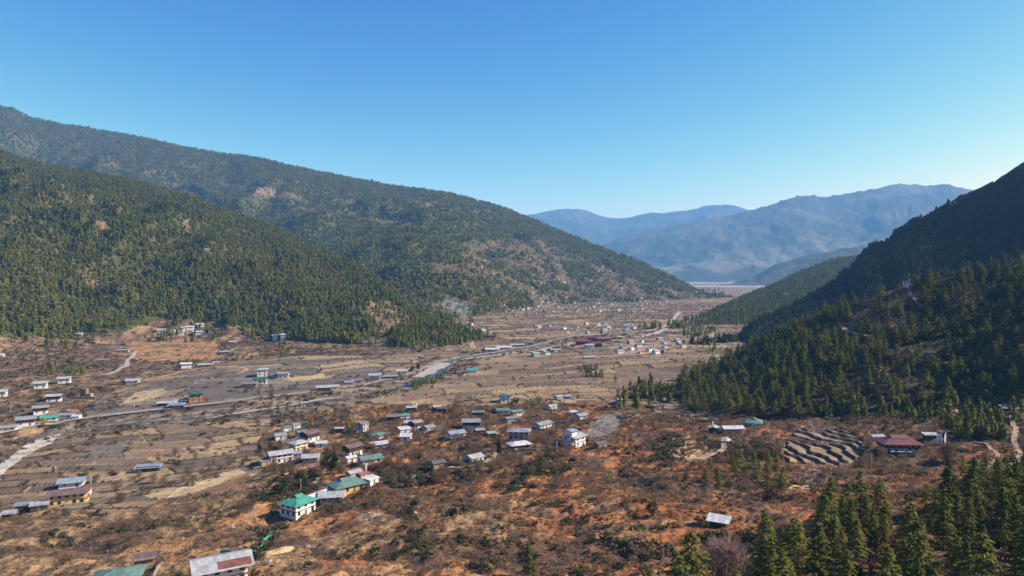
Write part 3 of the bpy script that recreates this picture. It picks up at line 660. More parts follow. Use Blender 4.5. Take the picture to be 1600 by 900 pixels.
# ------------------------------------------------------------------ roads, river
LINES = []
def off_roads(x, y, extra=0.6):
    ok = np.ones(len(x), bool)
    for pts, w in LINES:
        lo, hi = pts.min(0) - 12, pts.max(0) + 12; k = np.nonzero((x > lo[0]) & (x < hi[0]) & (y > lo[1]) & (y < hi[1]))[0]
        if len(k): ok[k] &= seg_dist(x[k], y[k], pts[::2] if len(pts) > 6 else pts) > w / 2 + extra
    return ok
def ribbon(name, line, width, mat, dz=0.12, kind="structure", step=4.0, label=None, vary=0.0):
    P = [np.array(p) for p in line]; pts = []
    for a, b in zip(P[:-1], P[1:]):
        n = max(1, int(np.linalg.norm(b - a) / step))
        for i in range(n): pts.append(a + (b - a) * i / n)
    pts.append(P[-1]); pts = np.array(pts)
    for _ in range(3):
        q = pts.copy(); q[1:-1] = (pts[:-2] + 2 * pts[1:-1] + pts[2:]) / 4; pts = q
    t = np.gradient(pts, axis=0); t /= np.linalg.norm(t, axis=1, keepdims=True) + 1e-9; nrm = np.c_[-t[:, 1], t[:, 0]]
    w = width * (1 + vary * fbm(pts[:, 0], pts[:, 1], 40, 2, 5))[:, None]
    K = 5; V = []
    for k in range(K):
        q = pts + nrm * w * (k / (K - 1) - 0.5); V.append(np.c_[q, samp(q[:, 0], q[:, 1], Z)])
    zc = np.max([v[:, 2] for v in V], axis=0)
    for v in V: v[:, 2] = v[:, 2] * 0.2 + zc * 0.8 + dz
    LINES.append((pts, width))
    V = np.stack(V, 1); n = len(pts)
    F = [(i * K + k, i * K + k + 1, (i + 1) * K + k + 1, (i + 1) * K + k) for i in range(n - 1) for k in range(K - 1)]
    o = link(bpy.data.objects.new(name, poly_mesh(name, V.reshape(-1, 3), F, True, mat))); tag(o, label, kind=kind); return o
ASPH = flat_mat("asphalt_road", (.13, .125, .12), 0.9, 0.12, 0.2)
DIRT = flat_mat("dirt_track", (.32, .23, .15), 0.95, 0.25, 0.3)
PALED = flat_mat("pale_dirt", (.34, .30, .25), 0.95, 0.25, 0.3)
def water_mat():
    m, nt, b = new_mat("river_water"); b.inputs["Base Color"].default_value = (.05, .075, .085, 1); b.inputs["Roughness"].default_value = 0.25; b.inputs["Specular IOR Level"].default_value = 0.5
    g = nt.nodes.new("ShaderNodeNewGeometry"); bp = nt.nodes.new("ShaderNodeBump"); bp.inputs["Strength"].default_value = 0.6; bp.inputs["Distance"].default_value = 0.3
    nt.links.new(nnoise(nt, 0.5, g.outputs["Position"], 3), bp.inputs["Height"]); nt.links.new(bp.outputs[0], b.inputs["Normal"]); return m
WATER = water_mat()
ribbon("river_water", wline([(640, 603), (668, 592), (690, 578), (700, 568), (706, 562)]), 10, WATER, 0.5, step=3, vary=0.3)
ribbon("river_water", wline([(150, 668), (270, 657), (400, 643), (520, 625), (640, 603)]), 3, WATER, 0.15, vary=0.6)
ribbon("gravel_river_bank", wline([(655, 590), (680, 577), (694, 568)]), 16, PALED, 0.35, step=3, vary=0.5)
ribbon("gravel_river_bank", wline([(280, 660), (340, 651), (430, 638), (520, 622)]), 4, PALED, 0.2, vary=0.8)
ribbon("gravel_river_bank", wline([(720, 562), (770, 556), (840, 548), (900, 536)]), 9, PALED, 0.3, vary=0.8)
ribbon("road", wline([(122, 656), (190, 648), (260, 640), (330, 632), (400, 622), (480, 613), (560, 603), (610, 592), (650, 580), (680, 567), (720, 558), (780, 550), (830, 541), (870, 531), (905, 524)]), 7.5, flat_mat("grey_road", (.24, .21, .18), .9, .12, .2), 0.3)
ribbon("road", wline([(-60, 690), (0, 678), (60, 664), (122, 656)]), 6, PALED, 0.25)
ribbon("road", wline([(905, 524), (960, 522), (1000, 518), (1035, 513), (1050, 503), (1056, 494), (1062, 487)]), 9, PALED, 0.3)
ribbon("dirt_road", wline([(965, 526), (1000, 526), (1025, 521), (1040, 514)]), 12, PALED, 0.25, vary=0.4)
ribbon("path", wline([(165, 586), (185, 579), (198, 572), (200, 563), (208, 556), (212, 549)]), 5, PALED, 0.25, step=3)
ribbon("path", wline([(245, 591), (300, 578), (340, 573), (372, 574), (388, 577), (370, 584)]), 4.5, DIRT, 0.25)
ribbon("path", wline([(740, 545), (735, 533), (742, 522)]), 8, DIRT, 0.3)
ribbon("dirt_road", wline([(1592, 640), (1580, 652), (1588, 668), (1584, 690), (1596, 712), (1570, 735)]), 2.3, DIRT, 0.12, step=2)
ribbon("dirt_road", wline([(1535, 740), (1560, 712), (1545, 695), (1520, 688)]), 1.6, DIRT, 0.12, step=2)
ribbon("dirt_road", wline([(1068, 722), (1100, 716), (1122, 710), (1132, 700), (1130, 688), (1140, 684)]), 2.8, DIRT, 0.12, step=1.5)
ribbon("dirt_road", wline([(1318, 512), (1322, 519), (1340, 524), (1365, 528), (1400, 530), (1450, 531)]), 4, flat_mat("red_dirt", (.34, .20, .13)), 0.15, step=2)
ribbon("path", wline([(1419, 452), (1424, 462), (1432, 474), (1440, 480)]), 2.5, flat_mat("red_dirt_path", (.32, .17, .11)), 0.15, step=2)
ribbon("path", wline([(757, 724), (770, 716), (776, 708)]), 2.6, DIRT, 0.12, step=1.5)
ribbon("path", wline([(690, 734), (720, 730), (745, 727)]), 2.2, DIRT, 0.12, step=1.5)
ribbon("path", wline([(485, 760), (495, 752), (502, 744), (506, 735)]), 2.5, DIRT, 0.12, step=1.5)
ribbon("path", wline([(470, 778), (455, 790), (440, 800)]), 1.8, DIRT, 0.12, step=1.5)

# ------------------------------------------------------------------ houses
def roof_mat(name, col, rust=0.0, rough=0.45):
    m, nt, b = new_mat(name); b.inputs["Roughness"].default_value = rough; b.inputs["Specular IOR Level"].default_value = 0.35
    tc = nt.nodes.new("ShaderNodeTexCoord"); v = tc.outputs["Object"]
    w = nt.nodes.new("ShaderNodeTexWave"); w.wave_type = 'BANDS'; w.bands_direction = 'X'; w.inputs["Scale"].default_value = 1.3; w.inputs["Distortion"].default_value = 0.0
    nt.links.new(v, w.inputs["Vector"])
    br = nt.nodes.new("ShaderNodeTexBrick"); br.inputs["Scale"].default_value = 1.0; br.inputs["Brick Width"].default_value = 0.9; br.inputs["Row Height"].default_value = 2.4; br.inputs["Mortar Size"].default_value = 0.02
    br.inputs["Color1"].default_value = tuple(c * 0.82 for c in col) + (1,); br.inputs["Color2"].default_value = tuple(min(1, c * 1.15) for c in col) + (1,); br.inputs["Mortar"].default_value = tuple(c * 0.6 for c in col) + (1,)
    nt.links.new(v, br.inputs["Vector"])
    st = maprange(nt, nnoise(nt, 0.8, v, 4), 0.3, 0.7, 0.8, 1.15)
    c = nt.nodes.new("ShaderNodeVectorMath"); c.operation = 'SCALE'; nt.links.new(br.outputs[0], c.inputs[0]); nt.links.new(st, c.inputs["Scale"]); out = c.outputs[0]
    if rust: out = mixc(nt, maprange(nt, nnoise(nt, 0.35, v, 3), 0.60 - rust * 0.06, 0.63 - rust * 0.06, 0, 0.85), out, (.17, .075, .055))
    nt.links.new(out, b.inputs[0])
    bp = nt.nodes.new("ShaderNodeBump"); bp.inputs["Strength"].default_value = 0.5; bp.inputs["Distance"].default_value = 0.06; nt.links.new(w.outputs[0], bp.inputs["Height"]); nt.links.new(bp.outputs[0], b.inputs["Normal"])
    return m
ROOF_ = 0
ROOF = {'tin': roof_mat("tin_roof", (.36, .36, .36)), 'pale': roof_mat("pale_roof", (.52, .51, .50)), 'grey': roof_mat("grey_roof", (.25, .255, .26)), 'blue': roof_mat("blue_grey_roof", (.24, .29, .34)),
        'dark': roof_mat("dark_roof", (.12, .115, .115)), 'green': roof_mat("green_roof", (.12, .205, .165)), 'bright': roof_mat("bright_green_roof", (.07, .27, .19)), 'dgreen': roof_mat("dark_green_roof", (.045, .11, .085)),
        'red': roof_mat("maroon_roof", (.17, .05, .05)), 'brown': roof_mat("brown_roof", (.16, .105, .09)), 'rusty': roof_mat("rusty_tin_roof", (.33, .33, .34), 1.0), 'teal': roof_mat("teal_roof", (.07, .29, .22)), 'slate': roof_mat("slate_roof", (.18, .17, .165)), 'pink': roof_mat("red_clay_roof", (.26, .12, .10))}
WALL = {'white': flat_mat("white_wall", (.64, .615, .58), .9, .08, 1.2), 'cream': flat_mat("cream_wall", (.62, .50, .30), .9, .10, 1.2), 'yellow': flat_mat("yellow_wall", (.62, .43, .17), .9, .10, 1.2), 'brown': flat_mat("brown_wall", (.20, .13, .09), .9, .2, 1.2),
        'mud': flat_mat("mud_wall", (.30, .21, .14), .95, .2, 1.2), 'grey': flat_mat("grey_wall", (.36, .35, .34), .9, .12, 1.2), 'dark': flat_mat("dark_wall", (.07, .055, .045), .9, .2, 1.2), 'orange': flat_mat("orange_wall", (.42, .22, .11), .9, .12, 1.2),
        'pink': flat_mat("pinkish_wall", (.40, .25, .20), .9, .12, 1.2), 'maroon': flat_mat("maroon_wall", (.16, .06, .05), .9, .12, 1.2)}
TIMBER = flat_mat("dark_timber", (.075, .038, .028), .8, .2, 1.5)
GLASS = flat_mat("window_glass", (.025, .028, .032), .25, .1, 1, .5)
FRAME = flat_mat("window_frame", (.10, .05, .035), .8, .1, 2)
WPANE = flat_mat("white_window_frame", (.72, .70, .66), .8, .1, 2)
WOOD = flat_mat("plain_wood", (.17, .11, .07), .85, .2, 2)
class MB:
    def __init__(s): s.v = []; s.f = []
    def box(s, x0, x1, y0, y1, z0, z1, taper=0.0):
        o = len(s.v); t = taper
        s.v += [(x0, y0, z0), (x1, y0, z0), (x1, y1, z0), (x0, y1, z0), (x0 + t, y0 + t, z1), (x1 - t, y0 + t, z1), (x1 - t, y1 - t, z1), (x0 + t, y1 - t, z1)]
        s.f += [tuple(o + i for i in q) for q in ((0, 3, 2, 1), (4, 5, 6, 7), (0, 1, 5, 4), (1, 2, 6, 5), (2, 3, 7, 6), (3, 0, 4, 7))]; return s
    def prism(s, top, th):
        """sloping slab from a planar polygon given counter-clockwise, thickened downwards"""
        o = len(s.v); n = len(top); s.v += [tuple(p) for p in top] + [(p[0], p[1], p[2] - th) for p in top]
        s.f.append(tuple(range(o, o + n))); s.f.append(tuple(o + n + i for i in reversed(range(n))))
        for i in range(n): j = (i + 1) % n; s.f.append((o + i, o + n + i, o + n + j, o + j))
        return s
    def cyl(s, x, y, z0, z1, r0, r1=None, n=8):
        r1 = r0 if r1 is None else r1; o = len(s.v)
        for z, r_ in ((z0, r0), (z1, r1)):
            for i in range(n): a = i * 6.2832 / n; s.v.append((x + math.cos(a) * r_, y + math.sin(a) * r_, z))
        for i in range(n): j = (i + 1) % n; s.f.append((o + i, o + j, o + n + j, o + n + i))
        s.f.append(tuple(o + n + i for i in range(n))); s.f.append(tuple(o + i for i in reversed(range(n)))); return s
    def build(s, name, mat, parent=None, bevel=0):
        me = bpy.data.meshes.new(name); me.from_pydata(s.v, [], s.f); me.materials.append(mat); me.update()
        o = link(bpy.data.objects.new(name, me))
        if parent: o.parent = parent
        return o
def roof_mesh(kind, L, W, h, ov, mat, root, pitch=0.32, th=0.14):
    m = MB(); x, y = L / 2 + ov, W / 2 + ov; hr = y * pitch; ze = h - ov * pitch + 0.12
    if kind == 'gable':
        m.prism([(-x, -y, ze), (x, -y, ze), (x, 0, ze + hr), (-x, 0, ze + hr)], th); m.prism([(-x, 0, ze + hr), (x, 0, ze + hr), (x, y, ze), (-x, y, ze)], th)
        m.box(-x, x, -0.15, 0.15, ze + hr - 0.02, ze + hr + 0.08)
    elif kind in ('hip', 'hipgab'):
        k = max(x - y, 0.6)
        m.prism([(-x, -y, ze), (x, -y, ze), (k, 0, ze + hr), (-k, 0, ze + hr)], th); m.prism([(x, y, ze), (-x, y, ze), (-k, 0, ze + hr), (k, 0, ze + hr)], th)
        m.prism([(x, -y, ze), (x, y, ze), (k, 0, ze + hr)], th); m.prism([(-x, y, ze), (-x, -y, ze), (-k, 0, ze + hr)], th)
    elif kind == 'shed':
        m.prism([(-x, -y, ze - 0.1), (x, -y, ze - 0.1), (x, y, ze + W * 0.16), (-x, y, ze + W * 0.16)], th)
    r_ = m.build("roof", mat, root)
    if kind == 'hipgab':     # raised ventilator gable on the hip
        g = MB(); a, b_, z0 = min(x - y, L * .22) + 1.0, y * 0.36, ze + hr * 0.72
        g.prism([(-a, -b_, z0), (a, -b_, z0), (a, 0, z0 + b_ * .55), (-a, 0, z0 + b_ * .55)], .1); g.prism([(-a, 0, z0 + b_ * .55), (a, 0, z0 + b_ * .55), (a, b_, z0), (-a, b_, z0)], .1)
        g.build("ventilator_gable", mat, r_)
    if kind in ('gable', 'shed') :
        g = MB()
        if kind == 'gable':
            for sx in (-1, 1):
                xx = sx * (L / 2 - 0.05); o = len(g.v)
                g.v += [(xx - .05, -W / 2, h), (xx - .05, W / 2, h), (xx - .05, 0, h + W / 2 * pitch), (xx + .05, -W / 2, h), (xx + .05, W / 2, h), (xx + .05, 0, h + W / 2 * pitch)]
                g.f += [(o, o + 1, o + 2), (o + 3, o + 5, o + 4), (o, o + 3, o + 4, o + 1), (o + 1, o + 4, o + 5, o + 2), (o + 2, o + 5, o + 3, o)]
                g.build("gable", TIMBER, root); g = MB()
    return r_
HOUSES = []
def house(px, py, L, W, rot, st, kind, rc, wc, label, short=None, tim=False, group=None, cat="house", name=None, xy=None, detail=None, hh=None, ov=None, pitch=0.32):
    x, y = xy if xy else at(px, py)
    d = math.hypot(x, y)
    if 430 < d < 1300 and cat != 'shed' and group != 'red roofed school buildings': L, W = L * .78, W * .82
    if 560 < d: hh = (hh or 2.45) * .9
    ca_, sa_ = math.cos(R(rot)), math.sin(R(rot))
    xs = np.array([x] + [x + sx * L / 2 * ca_ - sy * W / 2 * sa_ for sx in (-1, 1) for sy in (-1, 1)]); ys = np.array([y] + [y + sx * L / 2 * sa_ + sy * W / 2 * ca_ for sx in (-1, 1) for sy in (-1, 1)])
    zs = samp(xs, ys, Z); z0 = float(zs.mean() * 0.6 + zs.max() * 0.4)
    root = link(bpy.data.objects.new(name or ("shed" if cat == "shed" else "house"), None)); root.location = (x, y, z0); root.rotation_euler = (0, 0, R(rot)); root.empty_display_size = 1
    tag(root, label, cat, group)
    ppm = 1067 / d
    detail = detail if detail is not None else (2 if ppm * L > 28 else (1 if ppm * L > 13 else 0))
    sh = hh or 2.45; h = st * sh + (0.1 if st > 1 else 0); dn = -max(1.5, float(zs.max() - zs.min()) + 1)
    hl, hw = L / 2, W / 2
    lowh = sh if (tim and st > 1) else h
    MB().box(-hl, hl, -hw, hw, dn, lowh - 0.002, 0.12 if st > 1 else 0.0).build("wall", WALL[wc], root)
    if tim and st > 1: MB().box(-hl - .25, hl + .25, -hw - .25, hw + .25, lowh, h, 0).build("timber_storey", TIMBER, root)
    if st > 1 and not tim and detail: MB().box(-hl - .04, hl + .04, -hw - .04, hw + .04, sh - .15, sh + .08).build("timber_band", TIMBER, root)
    roof_mesh(kind, L, W, h, ov if ov is not None else (1.0 if L > 7 else 0.5), ROOF[rc], root, pitch)
    if detail:
        wp = root.location
        for side in range(4):
            ln, off = (L, W) if side % 2 == 0 else (W, L)
            n = max(1, int(ln / (2.5 if detail == 2 else 3.4))); 
            for fl_ in range(st):
                up = tim and fl_ > 0; ex = 0.25 if up else 0.0
                ww, wh = (1.35, 1.35) if up else (0.95, 1.15)
                for i in range(n):
                    c = (i + 0.5) / n * ln - ln / 2; zc = fl_ * sh + 1.55; t_ = off / 2 + ex
                    isdoor = (side == 0 and fl_ == 0 and i == n // 2)
                    if isdoor: zc, wh, ww = 1.0, 2.0, 1.0
                    def put(m, w_, h_, d0, d1, cc=0.0, zz=0.0):
                        a0, a1, z0_, z1_ = c + cc - w_ / 2, c + cc + w_ / 2, zc + zz - h_ / 2, zc + zz + h_ / 2
                        if side == 0: m.box(a0, a1, -t_ - d1, -t_ + 0.1 - d0, z0_, z1_)
                        elif side == 2: m.box(a0, a1, t_ - 0.1 + d0, t_ + d1, z0_, z1_)
                        elif side == 1: m.box(t_ - 0.1 + d0, t_ + d1, a0, a1, z0_, z1_)
                        else: m.box(-t_ - d1, -t_ + 0.1 - d0, a0, a1, z0_, z1_)
                        return m
                    w_o = put(MB(), ww, wh, 0, 0.03).build("door" if isdoor else "window", WOOD if isdoor else GLASS, root)
                    if detail == 2 and d < 420 and not isdoor:
                        f_ = MB()
                        for zz in (-wh / 2, wh / 2): put(f_, ww + .24, .12, .0, .07, 0, zz)
                        for cc in ((-ww / 2, 0, ww / 2) if up else (-ww / 2, ww / 2)): put(f_, .10, wh - .13, .0, .065, cc, 0)
                        f_.build("frame", WPANE if up else FRAME, w_o)
    HOUSES.append((x, y, short or label, px, py)); return root
H = house
# --- foreground, left bottom
r = H(346, 906, 11, 8, 30, 2, 'gable', 'tin', 'white', "large house with grey and rusty red tin roof cut by the bottom edge", "rusty roofed house", ov=1.4)
MB().prism([(-1.2, -4.9, 4.87), (6.3, -4.9, 4.87), (6.3, -2.2, 5.73), (-1.2, -2.2, 5.73)], .02).build("rusty_sheet", flat_mat('rusty_metal', (.17, .07, .05), .7, .35, .8), r)
H(184, 917, 10, 8, 20, 1, 'hip', 'green', 'white', "green roofed house mostly cut off by the bottom edge at left", "cut off green roofed house")
H(226, 884, 5, 3, 25, 1, 'shed', 'brown', 'mud', "small brown shed right above the cut off green roof", "small brown shed", cat="shed")
H(466, 806, 9.5, 8, 60, 2, 'hipgab', 'bright', 'white', "white two storey house with bright green hipped roof", "bright green roofed white house", pitch=.42)
H(498, 786, 9, 5, 60, 1, 'gable', 'pale', 'grey', "low shed with pale corrugated roof against the bright green roofed house", "pale corrugated shed", cat="shed")
H(518, 781, 8, 6, 10, 1, 'gable', 'tin', 'grey', "grey tin roofed shed between the bright green and dull green roofed houses", "grey tin shed", cat="shed")
H(541, 770, 12, 8.5, 40, 1, 'hipgab', 'green', 'yellow', "yellow walled house with wide dull green hipped roof", "yellow walled green roofed house", pitch=.36, hh=3.2)
H(580, 755, 5, 3.5, 60, 1, 'shed', 'pale', 'white', "tiny white hut at the right end of the yellow walled green roofed house", "tiny white hut", cat="shed")
H(565, 748, 4, 3, 60, 1, 'gable', 'pink', 'pink', "little red roofed hut behind the tiny white hut", "little red roofed hut", cat="shed")
H(578, 723, 9.5, 6, 35, 1, 'gable', 'green', 'white', "low house with pale green roof at the right edge of the village", "pale green roofed house")
H(108, 787, 13.5, 7.5, 22, 2, 'gable', 'brown', 'yellow', "bright yellow two storey house with brown roof in the left fields", "bright yellow house", pitch=.28)
H(113, 760, 10, 7, 22, 1, 'gable', 'blue', 'white', "grey roofed white house just behind the bright yellow house", "house behind the yellow house")
H(133, 772, 4.5, 4, 22, 1, 'gable', 'pink', 'white', "small pinkish roofed annex at the right end of the yellow house", "pinkish annex", cat="shed")
H(36, 797, 5, 3, 20, 1, 'shed', 'grey', 'dark', "low grey shed farther left of the bright yellow house", "low grey shed", cat="shed")
H(62, 796, 6, 3.5, 25, 1, 'shed', 'tin', 'dark', "low tin shed just left of the bright yellow house", "low tin shed", cat="shed")
H(14, 811, 4, 3, 20, 1, 'shed', 'tin', 'dark', "tiny tin shed near the left edge below the two low sheds", "tiny tin shed", cat="shed")
H(232, 736, 11, 3.6, 14, 1, 'shed', 'blue', 'dark', "long blue grey roofed shed standing alone in the left fields", "long blue grey shed", cat="shed")
# --- left village by the river
H(41, 665, 13, 10, 30, 2, 'gable', 'grey', 'white', "big grey roofed house right of the low yellow hut by the river", "big house by the river", tim=True)
H(64, 646, 11, 8, 30, 2, 'gable', 'grey', 'white', "grey roofed white house above the big house and behind the yellow tree", "house above the big river house", tim=True)
H(85, 627, 12, 8, 20, 2, 'gable', 'tin', 'white', "white house with pale grey roof left of the ruined brown tower", "white house left of the ruin", tim=True)
H(78, 656, 12, 8, 30, 1, 'gable', 'teal', 'white', "low house with bright teal roof by the river road", "teal roofed low house")
H(104, 654, 12, 5, 10, 1, 'gable', 'grey', 'white', "long low grey building right of the teal roof", "long low grey building")
H(120, 655, 6, 5, 10, 1, 'gable', 'pale', 'white', "small white building at the end of the long low grey one beside the road", "small white roadside building")
H(10, 672, 14, 6, 25, 1, 'gable', 'grey', 'cream', "low pale yellow hut at the left edge below the big house", "low pale yellow hut")
H(64, 606, 12, 8, 25, 2, 'gable', 'tin', 'white', "white house with light roof, left of two at the top of the left village", "upper left white house")
H(101, 598, 12, 8, 25, 2, 'gable', 'tin', 'white', "white house with light roof, right of two at the top of the left village", "upper right white house")
H(0, 619, 12, 9, 25, 2, 'gable', 'tin', 'white', "white house cut by the left edge above the river village", "white house at the left edge")
H(0, 557, 10, 8, 25, 1, 'gable', 'pale', 'white', "small white house at the left edge below the forest", "small white house at the left edge")
H(208, 597, 13, 8, 20, 1, 'gable', 'tin', 'white', "low white farmhouse at the left end of the grey fields", "farmhouse left of the grey fields")
H(291, 575, 12, 8, 25, 2, 'gable', 'pale', 'white', "white two storey house on the dirt path above the grey fields", "white house above the grey fields")
H(322, 572, 17, 6, 20, 1, 'gable', 'tin', 'grey', "long low grey roofed farm beside the white two storey house", "long low farm")
H(338, 569, 8, 5, 20, 1, 'gable', 'tin', 'pink', "small pinkish barn at the right end of the long low farm", "small pinkish barn")
H(351, 552, 14, 8, 10, 1, 'gable', 'blue', 'dark', "dark house with pale blue roof below the terraced slope", "pale blue roofed dark house")
for k, (u, v, l_, rf) in enumerate([(252, 521, 14, 'tin'), (268, 519, 12, 'pale'), (283, 517, 12, 'tin'), (297, 515, 14, 'pale'), (313, 511, 12, 'pale'), (283, 522, 9, 'grey'), (310, 521, 18, 'pale')]):
    H(u, v, l_, 8, 20, 1 if k in (1, 5, 6) else 2, 'gable', rf, 'white', ["leftmost grey roofed house of the row on top of the golden terraces", "second house of the row on top of the golden terraces", "third house of the row on top of the golden terraces", "fourth and brightest house of the row on the golden terraces", "upper right house of the row at the forest edge", "small low house in front of the row on the golden terraces", "long pale shed at the right end of the golden terraces row"][k], "row house on the golden terraces", group="houses on top of the golden terraces")
H(124, 524, 10, 6, 10, 1, 'gable', 'pale', 'grey', "small pale hut at the foot of the left forest", "pale hut below the forest")
H(192, 549, 14, 4, 10, 1, 'shed', 'tin', 'grey', "low grey shed at the top of the pale zigzag path", "grey shed by the zigzag path", cat="shed")
H(430, 530, 9, 7, 20, 2, 'gable', 'tin', 'white', "white house on the knoll below the forest, left of two", "left knoll house")
H(443, 528, 13, 9, 20, 2, 'gable', 'pale', 'white', "bright white house on the knoll below the forest, right of two", "bright white knoll house")
H(364, 536, 9, 4, 5, 1, 'shed', 'pale', 'white', "tiny white hut on the dark terraces left of the knoll", "tiny terrace hut", cat="shed")
H(323, 392, 10, 7, 10, 1, 'gable', 'pale', 'white', "lone tiny white hut high in the left forest", "forest hut")
# ruined tower
o = link(bpy.data.objects.new("ruined_tower", None)); tx, ty = at(132, 621); o.location = (tx, ty, float(samp(np.array([tx]), np.array([ty]), Z)[0])); tag(o, "ruined square brown mud tower standing beside the grey fields", "ruin")
MB().box(-2.6, 2.6, -2.2, 2.2, -2, 7.2, .3).build("wall", WALL['brown'], o); MB().box(2.9, 6.5, -2.2, 2.2, -2, 3.4, .4).build("broken_wall", WALL['mud'], o); MB().box(-9, 12, -5.2, -4.2, -1.5, 1.5, .1).build("boundary_wall", WALL['mud'], o)
# --- middle of the valley
H(306, 627, 12, 9, 25, 3, 'hip', 'dgreen', 'orange', "tall orange walled house with dark green roof beside the road", "orange walled house", ov=1.5)
H(262, 633, 16, 6, 15, 1, 'gable', 'tin', 'dark', "longest low grey roof left of the orange walled house", "long low grey roof")
H(284, 629, 12, 6, 15, 1, 'gable', 'grey', 'dark', "low grey roof just left of the orange walled house", "low grey roof beside the orange house")
H(276, 638, 10, 5, 15, 1, 'shed', 'blue', 'dark', "blue grey shed in front of the low roofs left of the orange house", "blue grey shed by the road", cat="shed")
H(390, 605, 15, 9, 15, 1, 'gable', 'slate', 'mud', "brown walled farmhouse with dark roof in the middle of the grey fields", "brown walled farmhouse", hh=3.6)
H(407, 599, 14, 9, 15, 2, 'gable', 'dgreen', 'white', "white farmhouse with dark green roof in the grey fields", "dark green roofed farmhouse in the grey fields")
H(410, 588, 12, 9, 20, 3, 'hip', 'tin', 'white', "tall white house behind the dark green roofed farmhouse", "tall white house in the grey fields")
H(432, 589, 12, 7, 12, 1, 'gable', 'slate', 'white', "dark roofed low white house, left of two right of the tall white house", "left low house in the grey fields")
H(443, 590, 13, 8, 12, 2, 'gable', 'grey', 'white', "grey roofed white house, right of two right of the tall white house", "right low house in the grey fields")
H(456, 589, 8, 6, 12, 1, 'gable', 'dark', 'mud', "small dark barn at the right end of the grey field farm", "small dark barn in the grey fields")
H(506, 610, 14, 8, 15, 1, 'gable', 'tin', 'brown', "brown walled roadside house left of a small white house", "brown walled roadside house", hh=3.5)
H(521, 607, 10, 7, 15, 1, 'gable', 'tin', 'white', "small white roadside house right of the brown walled one", "small white roadside house")
H(546, 600, 9, 6, 15, 1, 'gable', 'grey', 'grey', "small grey roadside house left of the river bend hamlet", "small grey roadside house")
H(558, 597, 12, 7, 15, 1, 'gable', 'slate', 'grey', "dark roofed roadside house left of the river bend hamlet", "dark roofed roadside house")
H(586, 593, 13, 8, 12, 2, 'gable', 'tin', 'white', "white block of the river bend hamlet, leftmost", "leftmost hamlet block at the river bend")
H(610, 591, 15, 7, 12, 1, 'gable', 'grey', 'dark', "long dark building with grey roof in the river bend hamlet", "long dark hamlet building")
H(628, 586, 13, 8, 12, 2, 'gable', 'tin', 'white', "white house at the right end of the river bend hamlet", "right hamlet house at the river bend")
H(738, 582, 13, 8, 10, 1, 'gable', 'teal', 'white', "lone white cottage with teal roof in the fields right of the river", "teal roofed white cottage", hh=3.2)
H(769, 548, 17, 8, 5, 1, 'gable', 'pale', 'white', "long white roofed shed by the road, left of two", "left long white shed", cat="shed")
H(788, 545, 19, 8, 5, 1, 'gable', 'pale', 'white', "long white roofed shed by the road, right of two", "right long white shed", cat="shed")
H(808, 541, 18, 7, 5, 1, 'gable', 'tin', 'grey', "long grey shed right of the two white roadside sheds", "long grey roadside shed", cat="shed")
H(912, 538, 20, 12, 8, 2, 'hip', 'red', 'maroon', "large maroon building, leftmost of the red roofed school", "left school building", group="red roofed school buildings")
H(930, 541, 16, 11, 8, 2, 'hip', 'red', 'maroon', "maroon building in front, second of the red roofed school", "second school building", group="red roofed school buildings")
H(943, 533, 20, 9, 8, 2, 'hip', 'pink', 'pink', "longer pinkish building, rightmost of the red roofed school", "right school building", group="red roofed school buildings")
H(928, 532, 20, 7, 8, 2, 'gable', 'red', 'pink', "long red roof behind the other school buildings", "rear school building", group="red roofed school buildings")
H(921, 544, 14, 9, 8, 2, 'gable', 'tin', 'white', "white building in front of the maroon school buildings", "white building before the school")
H(979, 516, 11, 9, 10, 4, 'shed', 'grey', 'white', "tall white block left of the bare construction ground", "tall white block")
H(921, 560, 16, 8, 12, 1, 'gable', 'tin', 'white', "lone white farmhouse in the fields below the school", "farmhouse below the school")
H(868, 549, 12, 8, 12, 1, 'gable', 'blue', 'grey', "bluish shed among trees left of the school", "bluish shed near the school", cat="shed")
